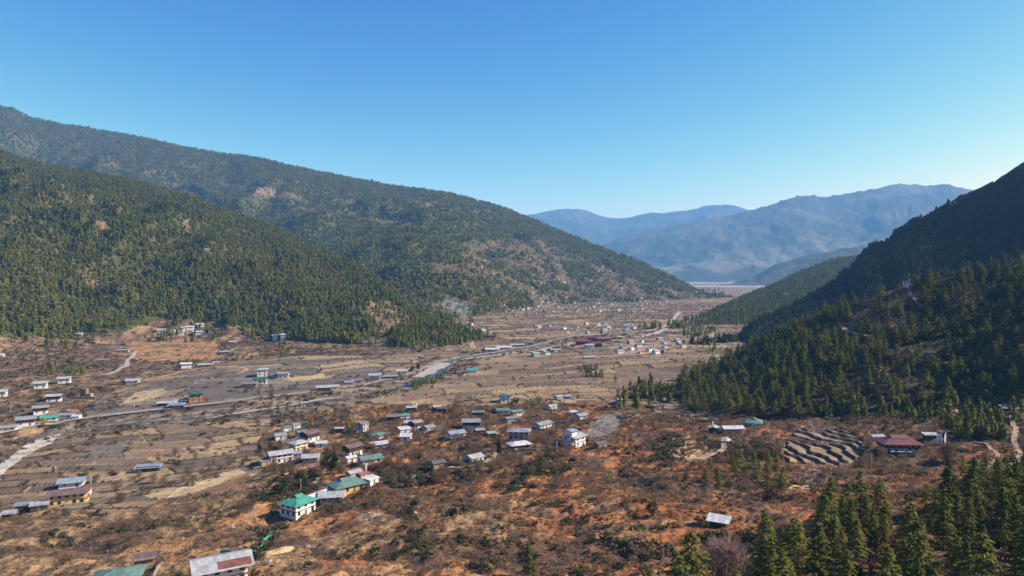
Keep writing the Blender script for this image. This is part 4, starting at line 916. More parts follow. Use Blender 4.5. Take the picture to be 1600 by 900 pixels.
# --- main village, back rows
V = [(448, 674, 9, 7, 40, 1, 'hip', 'green', 'white', "green hipped roof house at the far left back of the village"), (438, 686, 10, 7, 35, 1, 'gable', 'blue', 'white', "blue grey roofed low house left of the white cluttered yards"),
     (463, 669, 8, 6, 20, 1, 'gable', 'grey', 'white', "small white house right of the green hipped roof at the village back"), (475, 667, 6, 5, 30, 1, 'gable', 'dgreen', 'dark', "small dark green hut at the village back"),
     (484, 688, 11, 8, 50, 2, 'gable', 'brown', 'white', "brown roofed house with white window wall in the left village"), (471, 680, 7, 5, 40, 1, 'gable', 'green', 'grey', "dull green shed behind the brown roofed house with white windows"),
     (466, 704, 10, 8, 48, 2, 'hip', 'tin', 'cream', "cream walled house with pale grey hipped roof"), (438, 722, 13, 8, 35, 2, 'gable', 'tin', 'white', "long white house with grey tin roof at the left front of the village"),
     (462, 716, 8, 5, 30, 1, 'gable', 'blue', 'grey', "blue grey roofed annex right of the long white house"), (414, 726, 8, 5, 25, 1, 'shed', 'slate', 'mud', "dark shed at the far left of the village front"),
     (486, 719, 9, 7, 15, 1, 'gable', 'tin', 'grey', "low grey tin roof left of the big dark tree"), (502, 698, 8, 6, 10, 1, 'gable', 'pale', 'white', "pale roofed hut right of the cream walled house"),
     (531, 675, 6, 4, 15, 1, 'gable', 'tin', 'dark', "small tin shed alone below the bright yellow tree"), (566, 673, 11, 8, 55, 2, 'gable', 'slate', 'grey', "dark grey roofed house right of the bright yellow tree"),
     (592, 685, 9, 7, 45, 1, 'hip', 'green', 'white', "green hipped roof house with white walls in the village middle"), (594, 700, 10, 4, 12, 1, 'shed', 'pale', 'grey', "long pale shed below the green hipped roof house"),
     (551, 710, 10, 7, 45, 2, 'gable', 'brown', 'white', "dark brown roofed house right behind the big dark tree"), (548, 722, 6, 4, 40, 1, 'gable', 'pale', 'white', "tiny white hut right of the big dark tree"),
     (491, 735, 6, 4, 15, 1, 'shed', 'pink', 'mud', "small pinkish shed below the big dark tree"), (553, 747, 7, 5, 40, 1, 'gable', 'tin', 'grey', "small grey hipped hut touching the back of the yellow walled green roofed house"),
     (615, 655, 9, 6, 20, 1, 'gable', 'slate', 'dark', "dark slate roofed shed left of the small teal roof"), (632, 653, 8, 6, 40, 1, 'hip', 'teal', 'white', "small teal roofed hut behind the grey double house"),
     (643, 664, 11, 7, 25, 1, 'gable', 'tin', 'grey', "pale grey roof, upper of the grey double house"), (650, 672, 12, 8, 45, 2, 'gable', 'grey', 'white', "grey roofed white house, lower of the grey double house"),
     (632, 676, 8, 5, 25, 1, 'shed', 'pale', 'white', "pale flat shed, upper of two left of the grey double house"), (634, 687, 8, 6, 10, 1, 'shed', 'pale', 'white', "pale flat shed, lower of two left of the grey double house"),
     (642, 641, 9, 6, 12, 1, 'gable', 'tin', 'dark', "grey roofed hut with prayer flag at the far back of the village"), (682, 640, 9, 6, 20, 1, 'gable', 'tin', 'dark', "small tin roofed farm, left of two behind the middle hamlet"),
     (690, 643, 11, 6, 20, 1, 'gable', 'dark', 'dark', "dark roofed farm, right of two behind the middle hamlet"), (670, 674, 9, 7, 25, 1, 'gable', 'grey', 'grey', "plain grey roof between the double house and the blue grey roof"),
     (712, 682, 11, 7, 25, 1, 'gable', 'blue', 'white', "blue grey gabled house in front of the white walled farmhouse"), (736, 671, 13, 9, 30, 2, 'gable', 'grey', 'white', "white walled farmhouse with wide grey gabled roof"),
     (750, 679, 8, 5, 15, 1, 'gable', 'grey', 'dark', "low dark shed right below the white walled farmhouse"), (747, 650, 12, 5, 15, 1, 'gable', 'green', 'dark', "long dull green roof behind the white walled farmhouse"),
     (786, 646, 13, 7, 12, 1, 'gable', 'green', 'white', "pale green roof, left wing of the green twin house"), (806, 648, 13, 7, 40, 1, 'gable', 'green', 'white', "pale green roof, right wing of the green twin house"),
     (798, 658, 14, 6, 20, 1, 'gable', 'slate', 'grey', "grey house directly in front of the green twin house"), (789, 628, 12, 9, 20, 2, 'hip', 'dgreen', 'white', "dark green roofed farmhouse alone at the back of the hamlet"),
     (848, 668, 13, 7, 30, 1, 'gable', 'grey', 'white', "long grey roofed white house right of the hamlet"), (811, 686, 13, 8, 10, 2, 'hip', 'grey', 'grey', "grey hipped roof house behind the pale roofed twin"),
     (811, 700, 12, 7, 8, 1, 'hip', 'pale', 'mud', "pale hipped roof house in front of the grey hipped one"), (768, 684, 6, 4, 8, 1, 'shed', 'tin', 'dark', "tiny tin hut right behind the tall cypress"),
     (741, 723, 9, 7, 45, 1, 'gable', 'tin', 'white', "white cottage with mottled tin roof left of the tall cypress"), (684, 732, 8, 5, 30, 1, 'gable', 'dark', 'mud', "dark roofed hut left of the white cottage"),
     (862, 639, 11, 7, 8, 1, 'gable', 'tin', 'white', "low white house with flat tin roof in the fields"), (873, 624, 9, 6, 30, 1, 'gable', 'tin', 'grey', "grey twin house, left, below the field of hedges"), (887, 623, 9, 7, 15, 1, 'hip', 'tin', 'grey', "grey twin house, right, below the field of hedges"),
     (908, 654, 11, 7, 35, 1, 'gable', 'blue', 'white', "blue grey roofed house above the three tiered white house"), (896, 650, 7, 5, 10, 1, 'shed', 'pale', 'grey', "tiny pale roof at the left of the blue grey roofed house"), (970, 629, 11, 7, 15, 1, 'gable', 'tin', 'grey', "grey house at the foot of the pines left of the rust red tree"),
     (937, 699, 7, 5, 10, 1, 'gable', 'dark', 'mud', "dark gabled shed right of the three tiered white house"), (700, 620, 0, 0, 0, 0, '', '', '', "")]
for e in V[:-1]:
    e = e[:2] + (e[2] * random.uniform(.72, .9), e[3] * random.uniform(.75, .92), e[4] + random.gauss(0, 14)) + e[5:]
    H(*e, short=None, cat="shed" if ("shed" in e[9] or "hut" in e[9]) else "house", tim=(e[5] == 2 and e[8] == 'white' and e[7] in ('brown', 'grey')))
# three tiered white house
r = H(897, 697, 9, 8, 50, 2, 'gable', 'tin', 'white', "tall three tiered white house alone among orange scrub", "three tiered white house", pitch=.22)
MB().box(-4.6, -0.6, -2, 2.4, 5.5, 8.0).build("upper_storey", WALL['white'], r); b_ = MB(); b_.prism([(-5.4, -2.8, 8.0), (0.2, -2.8, 8.0), (0.2, 0.2, 8.6), (-5.4, 0.2, 8.6)], .12).prism([(-5.4, 0.2, 8.6), (0.2, 0.2, 8.6), (0.2, 3.2, 8.0), (-5.4, 3.2, 8.0)], .12); b_.build("upper_roof", ROOF['blue'], r)
MB().box(-7.4, -4.6, -3.4, 1.5, -2, 2.6).build("side_wing", WALL['white'], r)
# --- right
H(1178, 667, 9.5, 7.5, 70, 1, 'hipgab', 'green', 'white', "green roofed white cottage in front of the right hand pines", "green roofed cottage", pitch=.38, hh=3.0)
H(1144, 674, 10, 5, 5, 1, 'gable', 'pale', 'grey', "pale flat roofed barn left of the green roofed cottage", "pale barn")
H(1115, 674, 6, 5, 70, 1, 'gable', 'tin', 'dark', "small shiny tin roofed hut left of the pale barn", "shiny tin hut", cat="shed")
r = H(1403, 704, 14.5, 9, -4, 2, 'hipgab', 'red', 'white', "large red roofed farmhouse with white windows on its dark upper floor", "red roofed farmhouse", tim=True, ov=1.7, pitch=.42)
H(1406, 712, 9, 3, -4, 1, 'shed', 'pale', 'dark', "low bright white roof in front of the red roofed farmhouse", "low white roof", cat="shed", hh=1.5, ov=.1)
H(1370, 690, 6, 4, 10, 1, 'gable', 'tin', 'white', "small grey roofed hut behind the left end of the red roofed farmhouse", "hut behind the red roofed farmhouse", cat="shed")
H(1454, 684, 6, 3, -5, 1, 'shed', 'pale', 'dark', "small open shed with white roof right of the red roofed farmhouse", "small open white shed", cat="shed", hh=1.8)
H(1580, 642, 9, 4, -5, 1, 'shed', 'pale', 'dark', "white roofed shed among pines at the right edge", "white roofed shed at the right edge", cat="shed", hh=2)
# hut on posts with mono pitch roof
r = link(bpy.data.objects.new("field_hut", None)); tx, ty = at(1123, 824); r.location = (tx, ty, float(samp(np.array([tx]), np.array([ty]), Z)[0])); r.rotation_euler = (0, 0, R(-28)); tag(r, "small dark hut with white mono pitch roof alone in the orange scrub", "hut")
MB().box(-2.2, 2.2, -1.5, 1.5, -.6, 1.9).build("wall", WALL['dark'], r)
for sx in (-2.6, 2.6):
    for sy in (-1.9, 1.9): MB().cyl(sx, sy, -.6, 2.1 + (0.5 if sy > 0 else 0), .07).build("post", WOOD, r)
rf = MB().prism([(-3.1, -2.3, 2.15), (3.1, -2.3, 2.15), (3.1, 2.3, 2.9), (-3.1, 2.3, 2.9)], .1).build("roof", ROOF['pale'], r)
HOUSES.append((tx, ty, "field hut", 1123, 824))
# words for counting look-alikes
ORD = ["first", "second", "third", "fourth", "fifth", "sixth", "seventh", "eighth", "ninth", "tenth", "eleventh", "twelfth", "thirteenth", "fourteenth", "fifteenth", "sixteenth", "seventeenth", "eighteenth", "nineteenth", "twentieth"]
ORD += ["twenty-" + w for w in ORD[:9]] + ["thirtieth"] + ["thirty-" + w for w in ORD[:9]] + ["fortieth"]
def ordinal_labels(items, keyf, textf):
    """items: (px, id, ...) -> one label each, counted from the left within its row and place"""
    B_ = {}
    for it in items: B_.setdefault(keyf(it), []).append(it)
    out = {}
    for k, L in B_.items():
        L.sort(key=lambda t_: t_[0])
        for n_, it in enumerate(L): out[it[1]] = textf(k, ("only" if len(L) == 1 else ORD[min(n_, len(ORD) - 1)]), it)
    return out
# --- far villages: each a small house of wall and roof
def far_proto(L, W, st, rc, wc):
    h = st * 2.8; m = MB().box(-L / 2, L / 2, -W / 2, W / 2, -3, h); me_w = bpy.data.meshes.new("wall"); me_w.from_pydata(m.v, [], m.f); me_w.materials.append(WALL[wc])
    x, y = L / 2 + .8, W / 2 + .8; q = MB().prism([(-x, -y, h), (x, -y, h), (x, 0, h + y * .35), (-x, 0, h + y * .35)], .2).prism([(-x, 0, h + y * .35), (x, 0, h + y * .35), (x, y, h), (-x, y, h)], .2)
    me_r = bpy.data.meshes.new("roof"); me_r.from_pydata(q.v, [], q.f); me_r.materials.append(ROOF[rc]); return me_w, me_r
FP_ = [far_proto(13, 9, 2, 'tin', 'white'), far_proto(15, 9, 2, 'slate', 'mud'), far_proto(12, 9, 2, 'tin', 'grey'), far_proto(14, 8, 1, 'grey', 'grey'), far_proto(13, 9, 2, 'green', 'white'), far_proto(16, 8, 1, 'slate', 'mud'), far_proto(12, 10, 2, 'pale', 'cream')]
CL = [([(825, 458), (870, 462), (930, 470), (1000, 474), (1005, 488), (940, 487), (860, 490), (825, 480)], 75, "tiny pale house in the dense village below the far terraced slope", "houses of the dense village below the far slope"),
      ([(760, 470), (830, 478), (860, 492), (800, 497), (765, 490)], 12, "tiny house at the foot of the far forest tongue", "houses at the foot of the far forest"),
      ([(700, 395), (790, 400), (900, 410), (970, 425), (1010, 440), (1060, 455), (1040, 466), (940, 460), (830, 450), (720, 425)], 50, "tiny pale house scattered on the far terraced slope", "houses scattered on the far terraced slope"),
      ([(915, 410), (935, 414), (962, 424), (958, 432), (925, 424)], 10, "bright tiny house of the cluster on the far ridge slope", "bright houses on the far ridge slope"),
      ([(995, 425), (1060, 442), (1062, 450), (1000, 436)], 9, "tiny house on the far end of the terraced ridge", "houses on the end of the terraced ridge"),
      ([(995, 466), (1060, 470), (1080, 476), (1000, 480)], 10, "small pale house on the valley floor before the far ridge", "houses on the floor before the far ridge"),
      ([(985, 536), (1040, 530), (1078, 536), (1070, 546), (1010, 556), (985, 552)], 20, "small grey roofed house of the hamlet beneath the wooded ridge", "hamlet beneath the wooded ridge"),
      ([(875, 506), (960, 505), (1010, 514), (960, 522), (880, 522)], 18, "small house of the roadside village behind the red roofed school", "village behind the school"),
      ([(833, 508), (862, 506), (864, 516), (835, 518)], 6, "small dark roofed house in the fields left of the school", "farms left of the school"),
      ([(708, 505), (745, 508), (764, 522), (760, 534), (728, 528), (706, 512)], 16, "small house of the smoky hamlet at the grove's right end", "hamlet at the grove's right end"),
      ([(790, 475), (800, 478), (830, 490), (792, 492)], 5, "small white house right below the far forest tongue", "houses below the forest tongue"),
      ([(830, 555), (880, 545), (880, 552), (832, 560)], 5, "small shed among riverside trees left of the school", "riverside sheds"),
      ([(950, 540), (1000, 545), (1000, 552), (960, 552)], 6, "small house in the fields right of the school", "farms right of the school"),
      ([(645, 338), (770, 352), (700, 362), (630, 350)], 5, "tiny white hut in the clearings high on the far mountain", "huts high on the far mountain"),
      ([(1080, 455), (1160, 452), (1180, 458), (1090, 466)], 14, "tiny pale building at the far bright end of the valley", "buildings at the far end of the valley"),
      ([(700, 610), (705, 612), (704, 613), (702, 612)], 0, "", "")]
used = []
for poly, n, lab, grp in CL:
    k = 0; tries = 0; items = []
    while k < n and tries < n * 40:
        tries += 1; u = random.uniform(min(p[0] for p in poly), max(p[0] for p in poly)); v = random.uniform(min(p[1] for p in poly), max(p[1] for p in poly))
        if not inpoly(np.array([u]), np.array([v]), poly)[0]: continue
        x, y = at(u, v)
        if any((x - a) ** 2 + (y - b) ** 2 < 19 ** 2 for a, b in used): continue
        used.append((x, y)); items.append((u, v, x, y)); k += 1
    vs = sorted(t_[1] for t_ in items); nr = 1 if len(items) <= 12 else (2 if len(items) <= 30 else 3)
    def rowof(v_): return "" if nr == 1 else (("upper row", "lower row") if nr == 2 else ("upper row", "middle row", "lower row"))[min(nr - 1, int(sum(w_ < v_ for w_ in vs) / len(vs) * nr))]
    LB = ordinal_labels([(t_[0], n_, t_[1]) for n_, t_ in enumerate(items)], lambda t_: rowof(t_[2]), lambda k_, o_, t_: ("%s from left%s: %s" % (o_, (" in the " + k_) if k_ else "", lab)) if o_ != "only" else lab)
    for q, (u, v, x, y) in enumerate(items):
        i = random.choice((0, 0, 1, 2, 2, 3, 4, 5, 6)); mw, mr = FP_[i]; sc = random.uniform(.4, .7)
        z = float(samp(np.array([x]), np.array([y]), Z)[0])
        o = link(bpy.data.objects.new("village_house", None)); o.location = (x, y, z); o.rotation_euler = (0, 0, R(random.choice((20, 35, 50, 110)) + random.gauss(0, 8))); o.scale = (sc, sc, sc); tag(o, " ".join(LB[q].split()[:16]), "house", grp)
        for nm, me in (("wall", mw), ("roof", mr)): c = link(bpy.data.objects.new(nm, me)); c.parent = o
# --- prayer flags, fences, poles
CLOTH = flat_mat("white_cloth", (.75, .74, .72), .9, .1, 2); REDC = flat_mat("faded_red_cloth", (.35, .12, .09), .9, .1, 2)
def flag(px, py, h, label, mat=CLOTH, dx=0, dy=0, group=None):
    x, y = at(px, py); x += dx; y += dy; o = link(bpy.data.objects.new("prayer_flag", None)); o.location = (x, y, float(samp(np.array([x]), np.array([y]), Z)[0])); o.rotation_euler = (0, 0, random.uniform(-.6, .6)); tag(o, label, "prayer flag", group)
    MB().cyl(0, 0, -.3, h, .06, .04).build("pole", WOOD, o)
    m = MB(); n = 6; zs = np.linspace(h * .18, h * .97, n + 1)
    for a, b in zip(zs[:-1], zs[1:]): s_ = random.uniform(-.08, .08); m.box(.05, .62, -.02 + s_, .02 + s_, a, b - .002)
    m.build("cloth_banner", mat, o); return o
for k in range(6): flag(1470, 698, 5.0 + k % 3, "tall white prayer banner in the cluster right of the farmhouse, number %s from the left" % ["one", "two", "three", "four", "five", "six"][k], dx=-2.2 + k * 0.95, dy=(k % 2) * .8, group="white prayer flags right of the red roofed farmhouse")
for k in range(7): flag(1418, 447, 4.2 + (k % 3), "white prayer banner of the cluster crowning the wooded ridge, number %s from the left" % ["one", "two", "three", "four", "five", "six", "seven"][k], dx=-4 + k * 1.3, dy=(k % 2) * 1.5, group="white prayer flags on the ridge top")
for (u, v, h, lab) in [(1357, 686, 4.5, "single white banner left of the red roofed farmhouse"), (1113, 672, 5, "single pale banner behind the shiny tin hut"), (650, 640, 5, "white banner at the back of the village"), (141, 760, 5.5, "white banner right of the house behind the yellow house"), (109, 757, 4, "yellowish white banner behind the bright yellow house"), (571, 738, 4, "white banner near the little red roofed hut"), (869, 702, 4, "white banner left of the three tiered white house")]: flag(u, v, h, lab)
for (u, v, h, lab) in [(974, 694, 4.6, "faded red banner, left of two beside the grey field"), (979, 694, 5.2, "faded red banner, right of two beside the grey field")]: flag(u, v, h, lab, REDC)
# small white stupa on the ridge top
x, y = at(1420, 449); o = link(bpy.data.objects.new("shrine", None)); o.scale = (.8, .8, .7); o.location = (x, y, float(samp(np.array([x]), np.array([y]), Z)[0])); tag(o, "small white shrine among the banners on the wooded ridge", "shrine")
MB().box(-3.6, 3.6, -2.6, 2.6, -1, 4.0, .2).build("base", WALL['white'], o); MB().box(-2.2, 2.2, -1.8, 1.8, 4.0, 5.4, .4).build("dome", WALL['white'], o); MB().cyl(0, 0, 5.4, 8.0, .5, .05).build("spire", WALL['white'], o)
NET = flat_mat("green_net", (.045, .33, .21), .8, .2, 1.0)
def net_fence(pts, label, h=1.5, mat=NET, name="net_fence"):
    P = wline(pts); o = link(bpy.data.objects.new(name, None)); x0, y0 = P[0]; z0 = float(samp(np.array([x0]), np.array([y0]), Z)[0]); o.location = (x0, y0, z0); tag(o, label, "fence")
    m = MB(); q = []
    for a, b in zip(P[:-1], P[1:]):
        n = max(1, int(math.dist(a, b) / 2))
        for i in range(n): q.append((a[0] + (b[0] - a[0]) * i / n, a[1] + (b[1] - a[1]) * i / n))
    q.append(P[-1]); zz = samp(np.array([p[0] for p in q]), np.array([p[1] for p in q]), Z)
    V_ = []; F_ = []
    for k, ((x, y), z) in enumerate(zip(q, zz)):
        hk = h * random.uniform(.75, 1.1)
        V_ += [(x - x0, y - y0, z - z0 - .2), (x - x0, y - y0, z - z0 + hk), (x - x0 + .06, y - y0 + .06, z - z0 + hk), (x - x0 + .06, y - y0 + .06, z - z0 - .2)]
        if k: a, b = 4 * (k - 1), 4 * k; F_ += [(a, b, b + 1, a + 1), (a + 1, b + 1, b + 2, a + 2), (a + 2, b + 2, b + 3, a + 3)]
        if k % 2 == 0: MB().cyl(x - x0 + .03, y - y0 + .13, z - z0 - .3, z - z0 + h * 1.15, .05, .05, 6).build("post", WOOD, o)
    me = bpy.data.meshes.new("net"); me.from_pydata(V_, [], F_); me.materials.append(mat); c = link(bpy.data.objects.new("net", me)); c.parent = o
net_fence([(344, 866), (370, 868), (392, 866), (408, 857), (412, 848), (420, 842), (434, 833)], "bright green net fence winding behind the rusty roofed house", 1.15)
net_fence([(512, 792), (530, 796), (552, 795)], "short dark green net fence right of the bright green roofed house", 1.1)
def pole(px, py, h, label):
    x, y = at(px, py); o = link(bpy.data.objects.new("utility_pole", None)); o.location = (x, y, float(samp(np.array([x]), np.array([y]), Z)[0])); o.rotation_euler = (0, 0, R(30)); tag(o, label, "utility pole")
    MB().cyl(0, 0, -.4, h, .13, .09).build("pole", flat_mat("pale_concrete", (.5, .47, .42)), o); MB().box(-.9, .9, -.05, .05, h - .7, h - .6).build("crossarm", WOOD, o)
for a in [(283, 636, 9, "pale pole in front of the orange walled house"), (210, 640, 8, "pale pole on the grey fields left of the orange walled house"), (17, 644, 8, "pale pole at the far left above the big river house"), (442, 660, 8, "pole at the left back of the village"), (1210, 690, 8, "pole left of the small terraced field"), (1362, 730, 6, "short pole below the left end of the red roofed farmhouse"), (470, 770, 6, "pole in the shady hollow behind the bright green roof")]: pole(*a)
# parked car at the end of the dirt track
x, y = at(1137, 690); car = link(bpy.data.objects.new("parked_car", None)); car.location = (x, y, float(samp(np.array([x]), np.array([y]), Z)[0]) + .1); car.rotation_euler = (0, 0, R(20)); tag(car, "small white car parked at the end of the dirt track", "car")
CW = flat_mat("white_car_paint", (.75, .75, .75), .3, .02, 1, .5); TY = flat_mat("tyre", (.02, .02, .02))
MB().box(-1.9, 1.9, -.8, .8, .3, .85, .05).build("body", CW, car); MB().box(-1.1, 1.3, -.72, .72, .85, 1.4, .22).build("cabin", CW, car); MB().box(-1.14, 1.34, -.55, .55, .95, 1.25, .1).build("window", GLASS, car)
for sx in (-1.2, 1.2):
    for sy in (-.8, .8):
        w = MB().cyl(0, 0, -.1, .1, .32, .32, 12).build("wheel", TY, car); w.location = (sx, sy, .32); w.rotation_euler = (R(90), 0, 0)
# heap of straw and boulders beside the rusty roofed house
STRAW_M = flat_mat("straw", (.48, .36, .18), .95, .3, 1.0)
def heap(px, py, rx, ry, h, mat, name, label, cat, seed):
    rg = np.random.default_rng(seed); x, y = at(px, py); bm = bmesh.new(); bmesh.ops.create_icosphere(bm, subdivisions=3, radius=1)
    for v in bm.verts:
        n = perlin(np.array([v.co.x * 1.7 + seed]), np.array([v.co.y * 1.7 + v.co.z]), seed)[0]; k = 1 + .45 * n; v.co = Vector((v.co.x * rx * k, v.co.y * ry * k, v.co.z * h * k))
    me = bpy.data.meshes.new(name); bm.to_mesh(me); bm.free(); me.materials.append(mat); o = link(bpy.data.objects.new(name, me)); o.location = (x, y, float(samp(np.array([x]), np.array([y]), Z)[0])); o.rotation_euler = (0, 0, R(35)); tag(o, label, cat)
heap(437, 861, 4.2, 2.0, .5, STRAW_M, "straw_heap", "pale yellow straw spread on the ground right of the rusty roofed house", "straw heap", 3)
heap(416, 878, 1.6, .8, .35, PALED, "stone_heap", "small white stone heap right of the rusty roofed house", "stone heap", 4)
ROCK = flat_mat("grey_rock", (.26, .22, .19), .95, .3, .8)
for k, (u, v, s_, lab) in enumerate([(645, 745, 1.4, "larger grey boulder below the dark roofed hut"), (648, 802, .9, "grey boulder on the edge of the dark hollow"), (480, 855, .9, "pale boulder right of the green net fence"), (1222, 775, .8, "dark rock in the rust scrub left of the corner wood"), (362, 824, .9, "flat pale rock left of the bright green roofed house")]): heap(u, v, s_, s_ * .8, s_ * .8, ROCK, "boulder", lab, "boulder", 10 + k)
for k, (u, v) in enumerate([(134, 768)]): heap(u, v, 1.6, 1.4, 1.5, CLOTH, "covered_heap", "white tarpaulin covered heap behind the bright yellow house", "covered heap", 30)
# smoke drifting over the hamlet at the end of the grove
def smoke():
    x, y = at(722, 503); z = float(samp(np.array([x]), np.array([y]), Z)[0]); bm = bmesh.new(); bmesh.ops.create_icosphere(bm, subdivisions=3, radius=1)
    for v in bm.verts:
        c = v.co; k = (c.z + 1) / 2; c.x = c.x * (10 + 26 * k) - 34 * k * k + 6 * math.sin(4 * k); c.y = c.y * (10 + 14 * k); c.z = k * 46
    me = bpy.data.meshes.new("smoke"); bm.to_mesh(me); bm.free(); m = bpy.data.materials.new("smoke"); m.use_nodes = True; nt = m.node_tree
    nt.nodes.remove(nt.nodes["Principled BSDF"]); v = nt.nodes.new("ShaderNodeVolumePrincipled"); v.inputs["Color"].default_value = (.75, .82, .95, 1)
    tc = nt.nodes.new("ShaderNodeTexCoord"); n = nt.nodes.new("ShaderNodeTexNoise"); n.inputs["Scale"].default_value = 0.09; n.inputs["Detail"].default_value = 3; nt.links.new(tc.outputs["Object"], n.inputs["Vector"])
    nt.links.new(maprange(nt, n.outputs[0], .46, .7, 0, .035), v.inputs["Density"]); nt.links.new(v.outputs[0], nt.nodes["Material Output"].inputs["Volume"]); me.materials.append(m)
    o = link(bpy.data.objects.new("smoke", me)); o.location = (x, y, z); tag(o, "pale blue smoke rising from the hamlet at the grove's end", "smoke", kind="stuff")
smoke()
# low stone yard walls beside some houses
STONE = flat_mat("dry_stone", (.27, .22, .17), .95, .35, 1.5)
def yard_wall(hb, a0, L1, L2, d, lab):
    x0, y0 = hb[0] + d * math.cos(a0), hb[1] + d * math.sin(a0); o = link(bpy.data.objects.new("yard_wall", None)); z0 = float(samp(np.array([x0]), np.array([y0]), Z)[0]); o.location = (x0, y0, z0); tag(o, lab, "wall", "low stone yard walls")
    for ang, L in ((a0 + 1.57, L1), (a0 + 3.1, L2)):
        V, F = [], []; n = max(3, int(L / 1.2)); c_, s_ = math.cos(ang), math.sin(ang)
        for i in range(n + 1):
            u = L * i / n; px_, py_ = u * c_, u * s_; zz = float(samp(np.array([x0 + px_]), np.array([y0 + py_]), Z)[0]) - z0; hh = 1.0 + random.uniform(-.2, .2)
            for sx, zt in ((-.22, -.8), (-.18, hh), (.18, hh), (.22, -.8)): V.append((px_ - s_ * sx, py_ + c_ * sx, zz + zt))
            if i: a, b = 4 * (i - 1), 4 * i; F += [(a, b, b + 1, a + 1), (a + 1, b + 1, b + 2, a + 2), (a + 2, b + 2, b + 3, a + 3)]
        F += [(0, 1, 2, 3), (4 * n + 3, 4 * n + 2, 4 * n + 1, 4 * n)]
        me = bpy.data.meshes.new("wall_run"); me.from_pydata(V, [], F); me.materials.append(STONE); q = link(bpy.data.objects.new("wall_run", me)); q.parent = o
for k, hb in enumerate([h_ for h_ in HOUSES if 200 < math.hypot(h_[0], h_[1]) < 620 and ("house" in h_[2] or "farmhouse" in h_[2]) and len(h_[2].split()) < 13][::2]):
    yard_wall(hb, random.choice((-1.9, -1.2, -2.4, .2)), random.uniform(8, 16), random.uniform(6, 12), random.uniform(7, 9), "low stone wall by the " + hb[2])
def nearest(x, y, px=None):
    b = min(HOUSES, key=lambda h: (h[0] - x) ** 2 + (h[1] - y) ** 2); dx, dy = x - b[0], y - b[1]
    rel = ("right of" if dx > 0 else "left of") if abs(dx) > abs(dy) * 0.8 else ("behind" if dy > 0 else "in front of"); return b, rel
print("houses", time.time() - T0)
FAR_A = [crown_mesh("pine_crown", small_pine(401 + i, 95, 0.085, (0.26, 0.33, 0.22)[i]), PINE_FAR) for i in range(3)]
FAR_B = [crown_mesh("pine_crown", small_pine(411 + i, 26, 0.16, (0.30, 0.36)[i]), PINE_FAR) for i in range(2)]
def forest(name, label, hids, phi, rr, spacing, hrange, variants, wid=(0.85, 1.25), extra=None):
    x, y = scatter_xy(R(phi[0]), R(phi[1]), rr[0], rr[1], spacing)
    z, px, py, hid, t, i, j, r_ = info(x, y)
    d = forest_density(x, y, px, py, hid, t); m = np.isin(hid, hids) & (rng.random(len(x)) < d)
    h = rng.uniform(hrange[0], hrange[1], len(x)) * (0.8 + 0.35 * rng.random(len(x)))
    m &= seen(z, h, i, j, r_, 0.004)
    if extra is not None: m &= extra(x, y, px, py)
    x, y, z, h = x[m], y[m], z[m], h[m]
    return stuff_points(name, label, "forest", np.c_[x, y, z - 0.3], h, rng.uniform(wid[0], wid[1], len(x)), variants)
forest("pine_forest", "sunlit green pine forest covering the near hillside at left", [hA], (-42, 1), (840, 2900), 5.1, (6, 12), FAR_A, (1.05, 1.7))
forest("pine_forest", "bluish green pine forest on the long mountain behind at left", [hB], (-42, 18), (1200, 6200), 9.4, (8, 13), FAR_B, (1.2, 1.9))
forest("pine_forest", "pine wood on the low hill beyond the dark mountain", [hE], (10, 32), (1150, 3100), 6.6, (7, 12), FAR_A)
forest("pine_forest", "pines on the shaded dark mountain at right", [hF], (14, 42), (900, 1450), 5.6, (5, 10), [crown_mesh('shade_toned_pine_crown', small_pine(421 + i, 95, 0.085, (0.26, 0.33)[i]), DARKGREEN) for i in range(2)], (1.1, 1.7))  # same pines in a darker leaf colour, the mountain's shade painted in

# groves on the valley floor beyond the fields
def px_points(poly, n, floor_only=False):
    xs = [p[0] for p in poly]; ys = [p[1] for p in poly]; out = []
    k = 0
    while len(out) < n and k < n * 60:
        k += 1; u, v = random.uniform(min(xs), max(xs)), random.uniform(min(ys), max(ys))
        if inpoly(np.array([u]), np.array([v]), poly)[0]: out.append(hit(u, v)[:2])
    return out
def pts_z(P):
    P = np.array(P); return P[:, 0], P[:, 1], samp(P[:, 0], P[:, 1], Z)
GROVES = [([(612, 518), (640, 505), (690, 500), (740, 505), (740, 535), (700, 545), (640, 546), (614, 540)], 130, (7, 14)),
          ([(30, 560), (130, 565), (135, 590), (60, 588)], 45, (4, 8)), ([(430, 540), (450, 535), (460, 552), (430, 556)], 14, (5, 8)), ([(320, 515), (340, 512), (345, 528), (325, 530)], 14, (6, 9)),
          ([(1000, 640), (1050, 630), (1060, 600), (1010, 600), (960, 615), (970, 640)], 40, (7, 12)), ([(1060, 495), (1100, 500), (1120, 520), (1070, 530)], 60, (7, 12)), ([(1085, 520), (1130, 530), (1115, 556), (1080, 540)], 30, (5, 9)),
          ([(1090, 452), (1130, 455), (1130, 462), (1095, 460)], 14, (14, 24)), ([(1200, 645), (1380, 640), (1600, 625), (1600, 655), (1480, 668), (1400, 655), (1240, 655)], 120, (5, 10)), ([(1470, 660), (1560, 650), (1570, 690), (1500, 690)], 90, (4, 8)),
          ([(640, 600), (690, 588), (695, 596), (650, 608)], 40, (4, 6)), ([(900, 572), (935, 574), (945, 590), (915, 592)], 26, (4, 7)), ([(415, 640), (470, 632), (475, 640), (420, 648)], 12, (3, 5))]
P, H_ = [], []
for poly, n, hr in GROVES:
    p = px_points(poly, n); P += p; H_ += list(np.random.default_rng(n).uniform(hr[0], hr[1], len(p)))
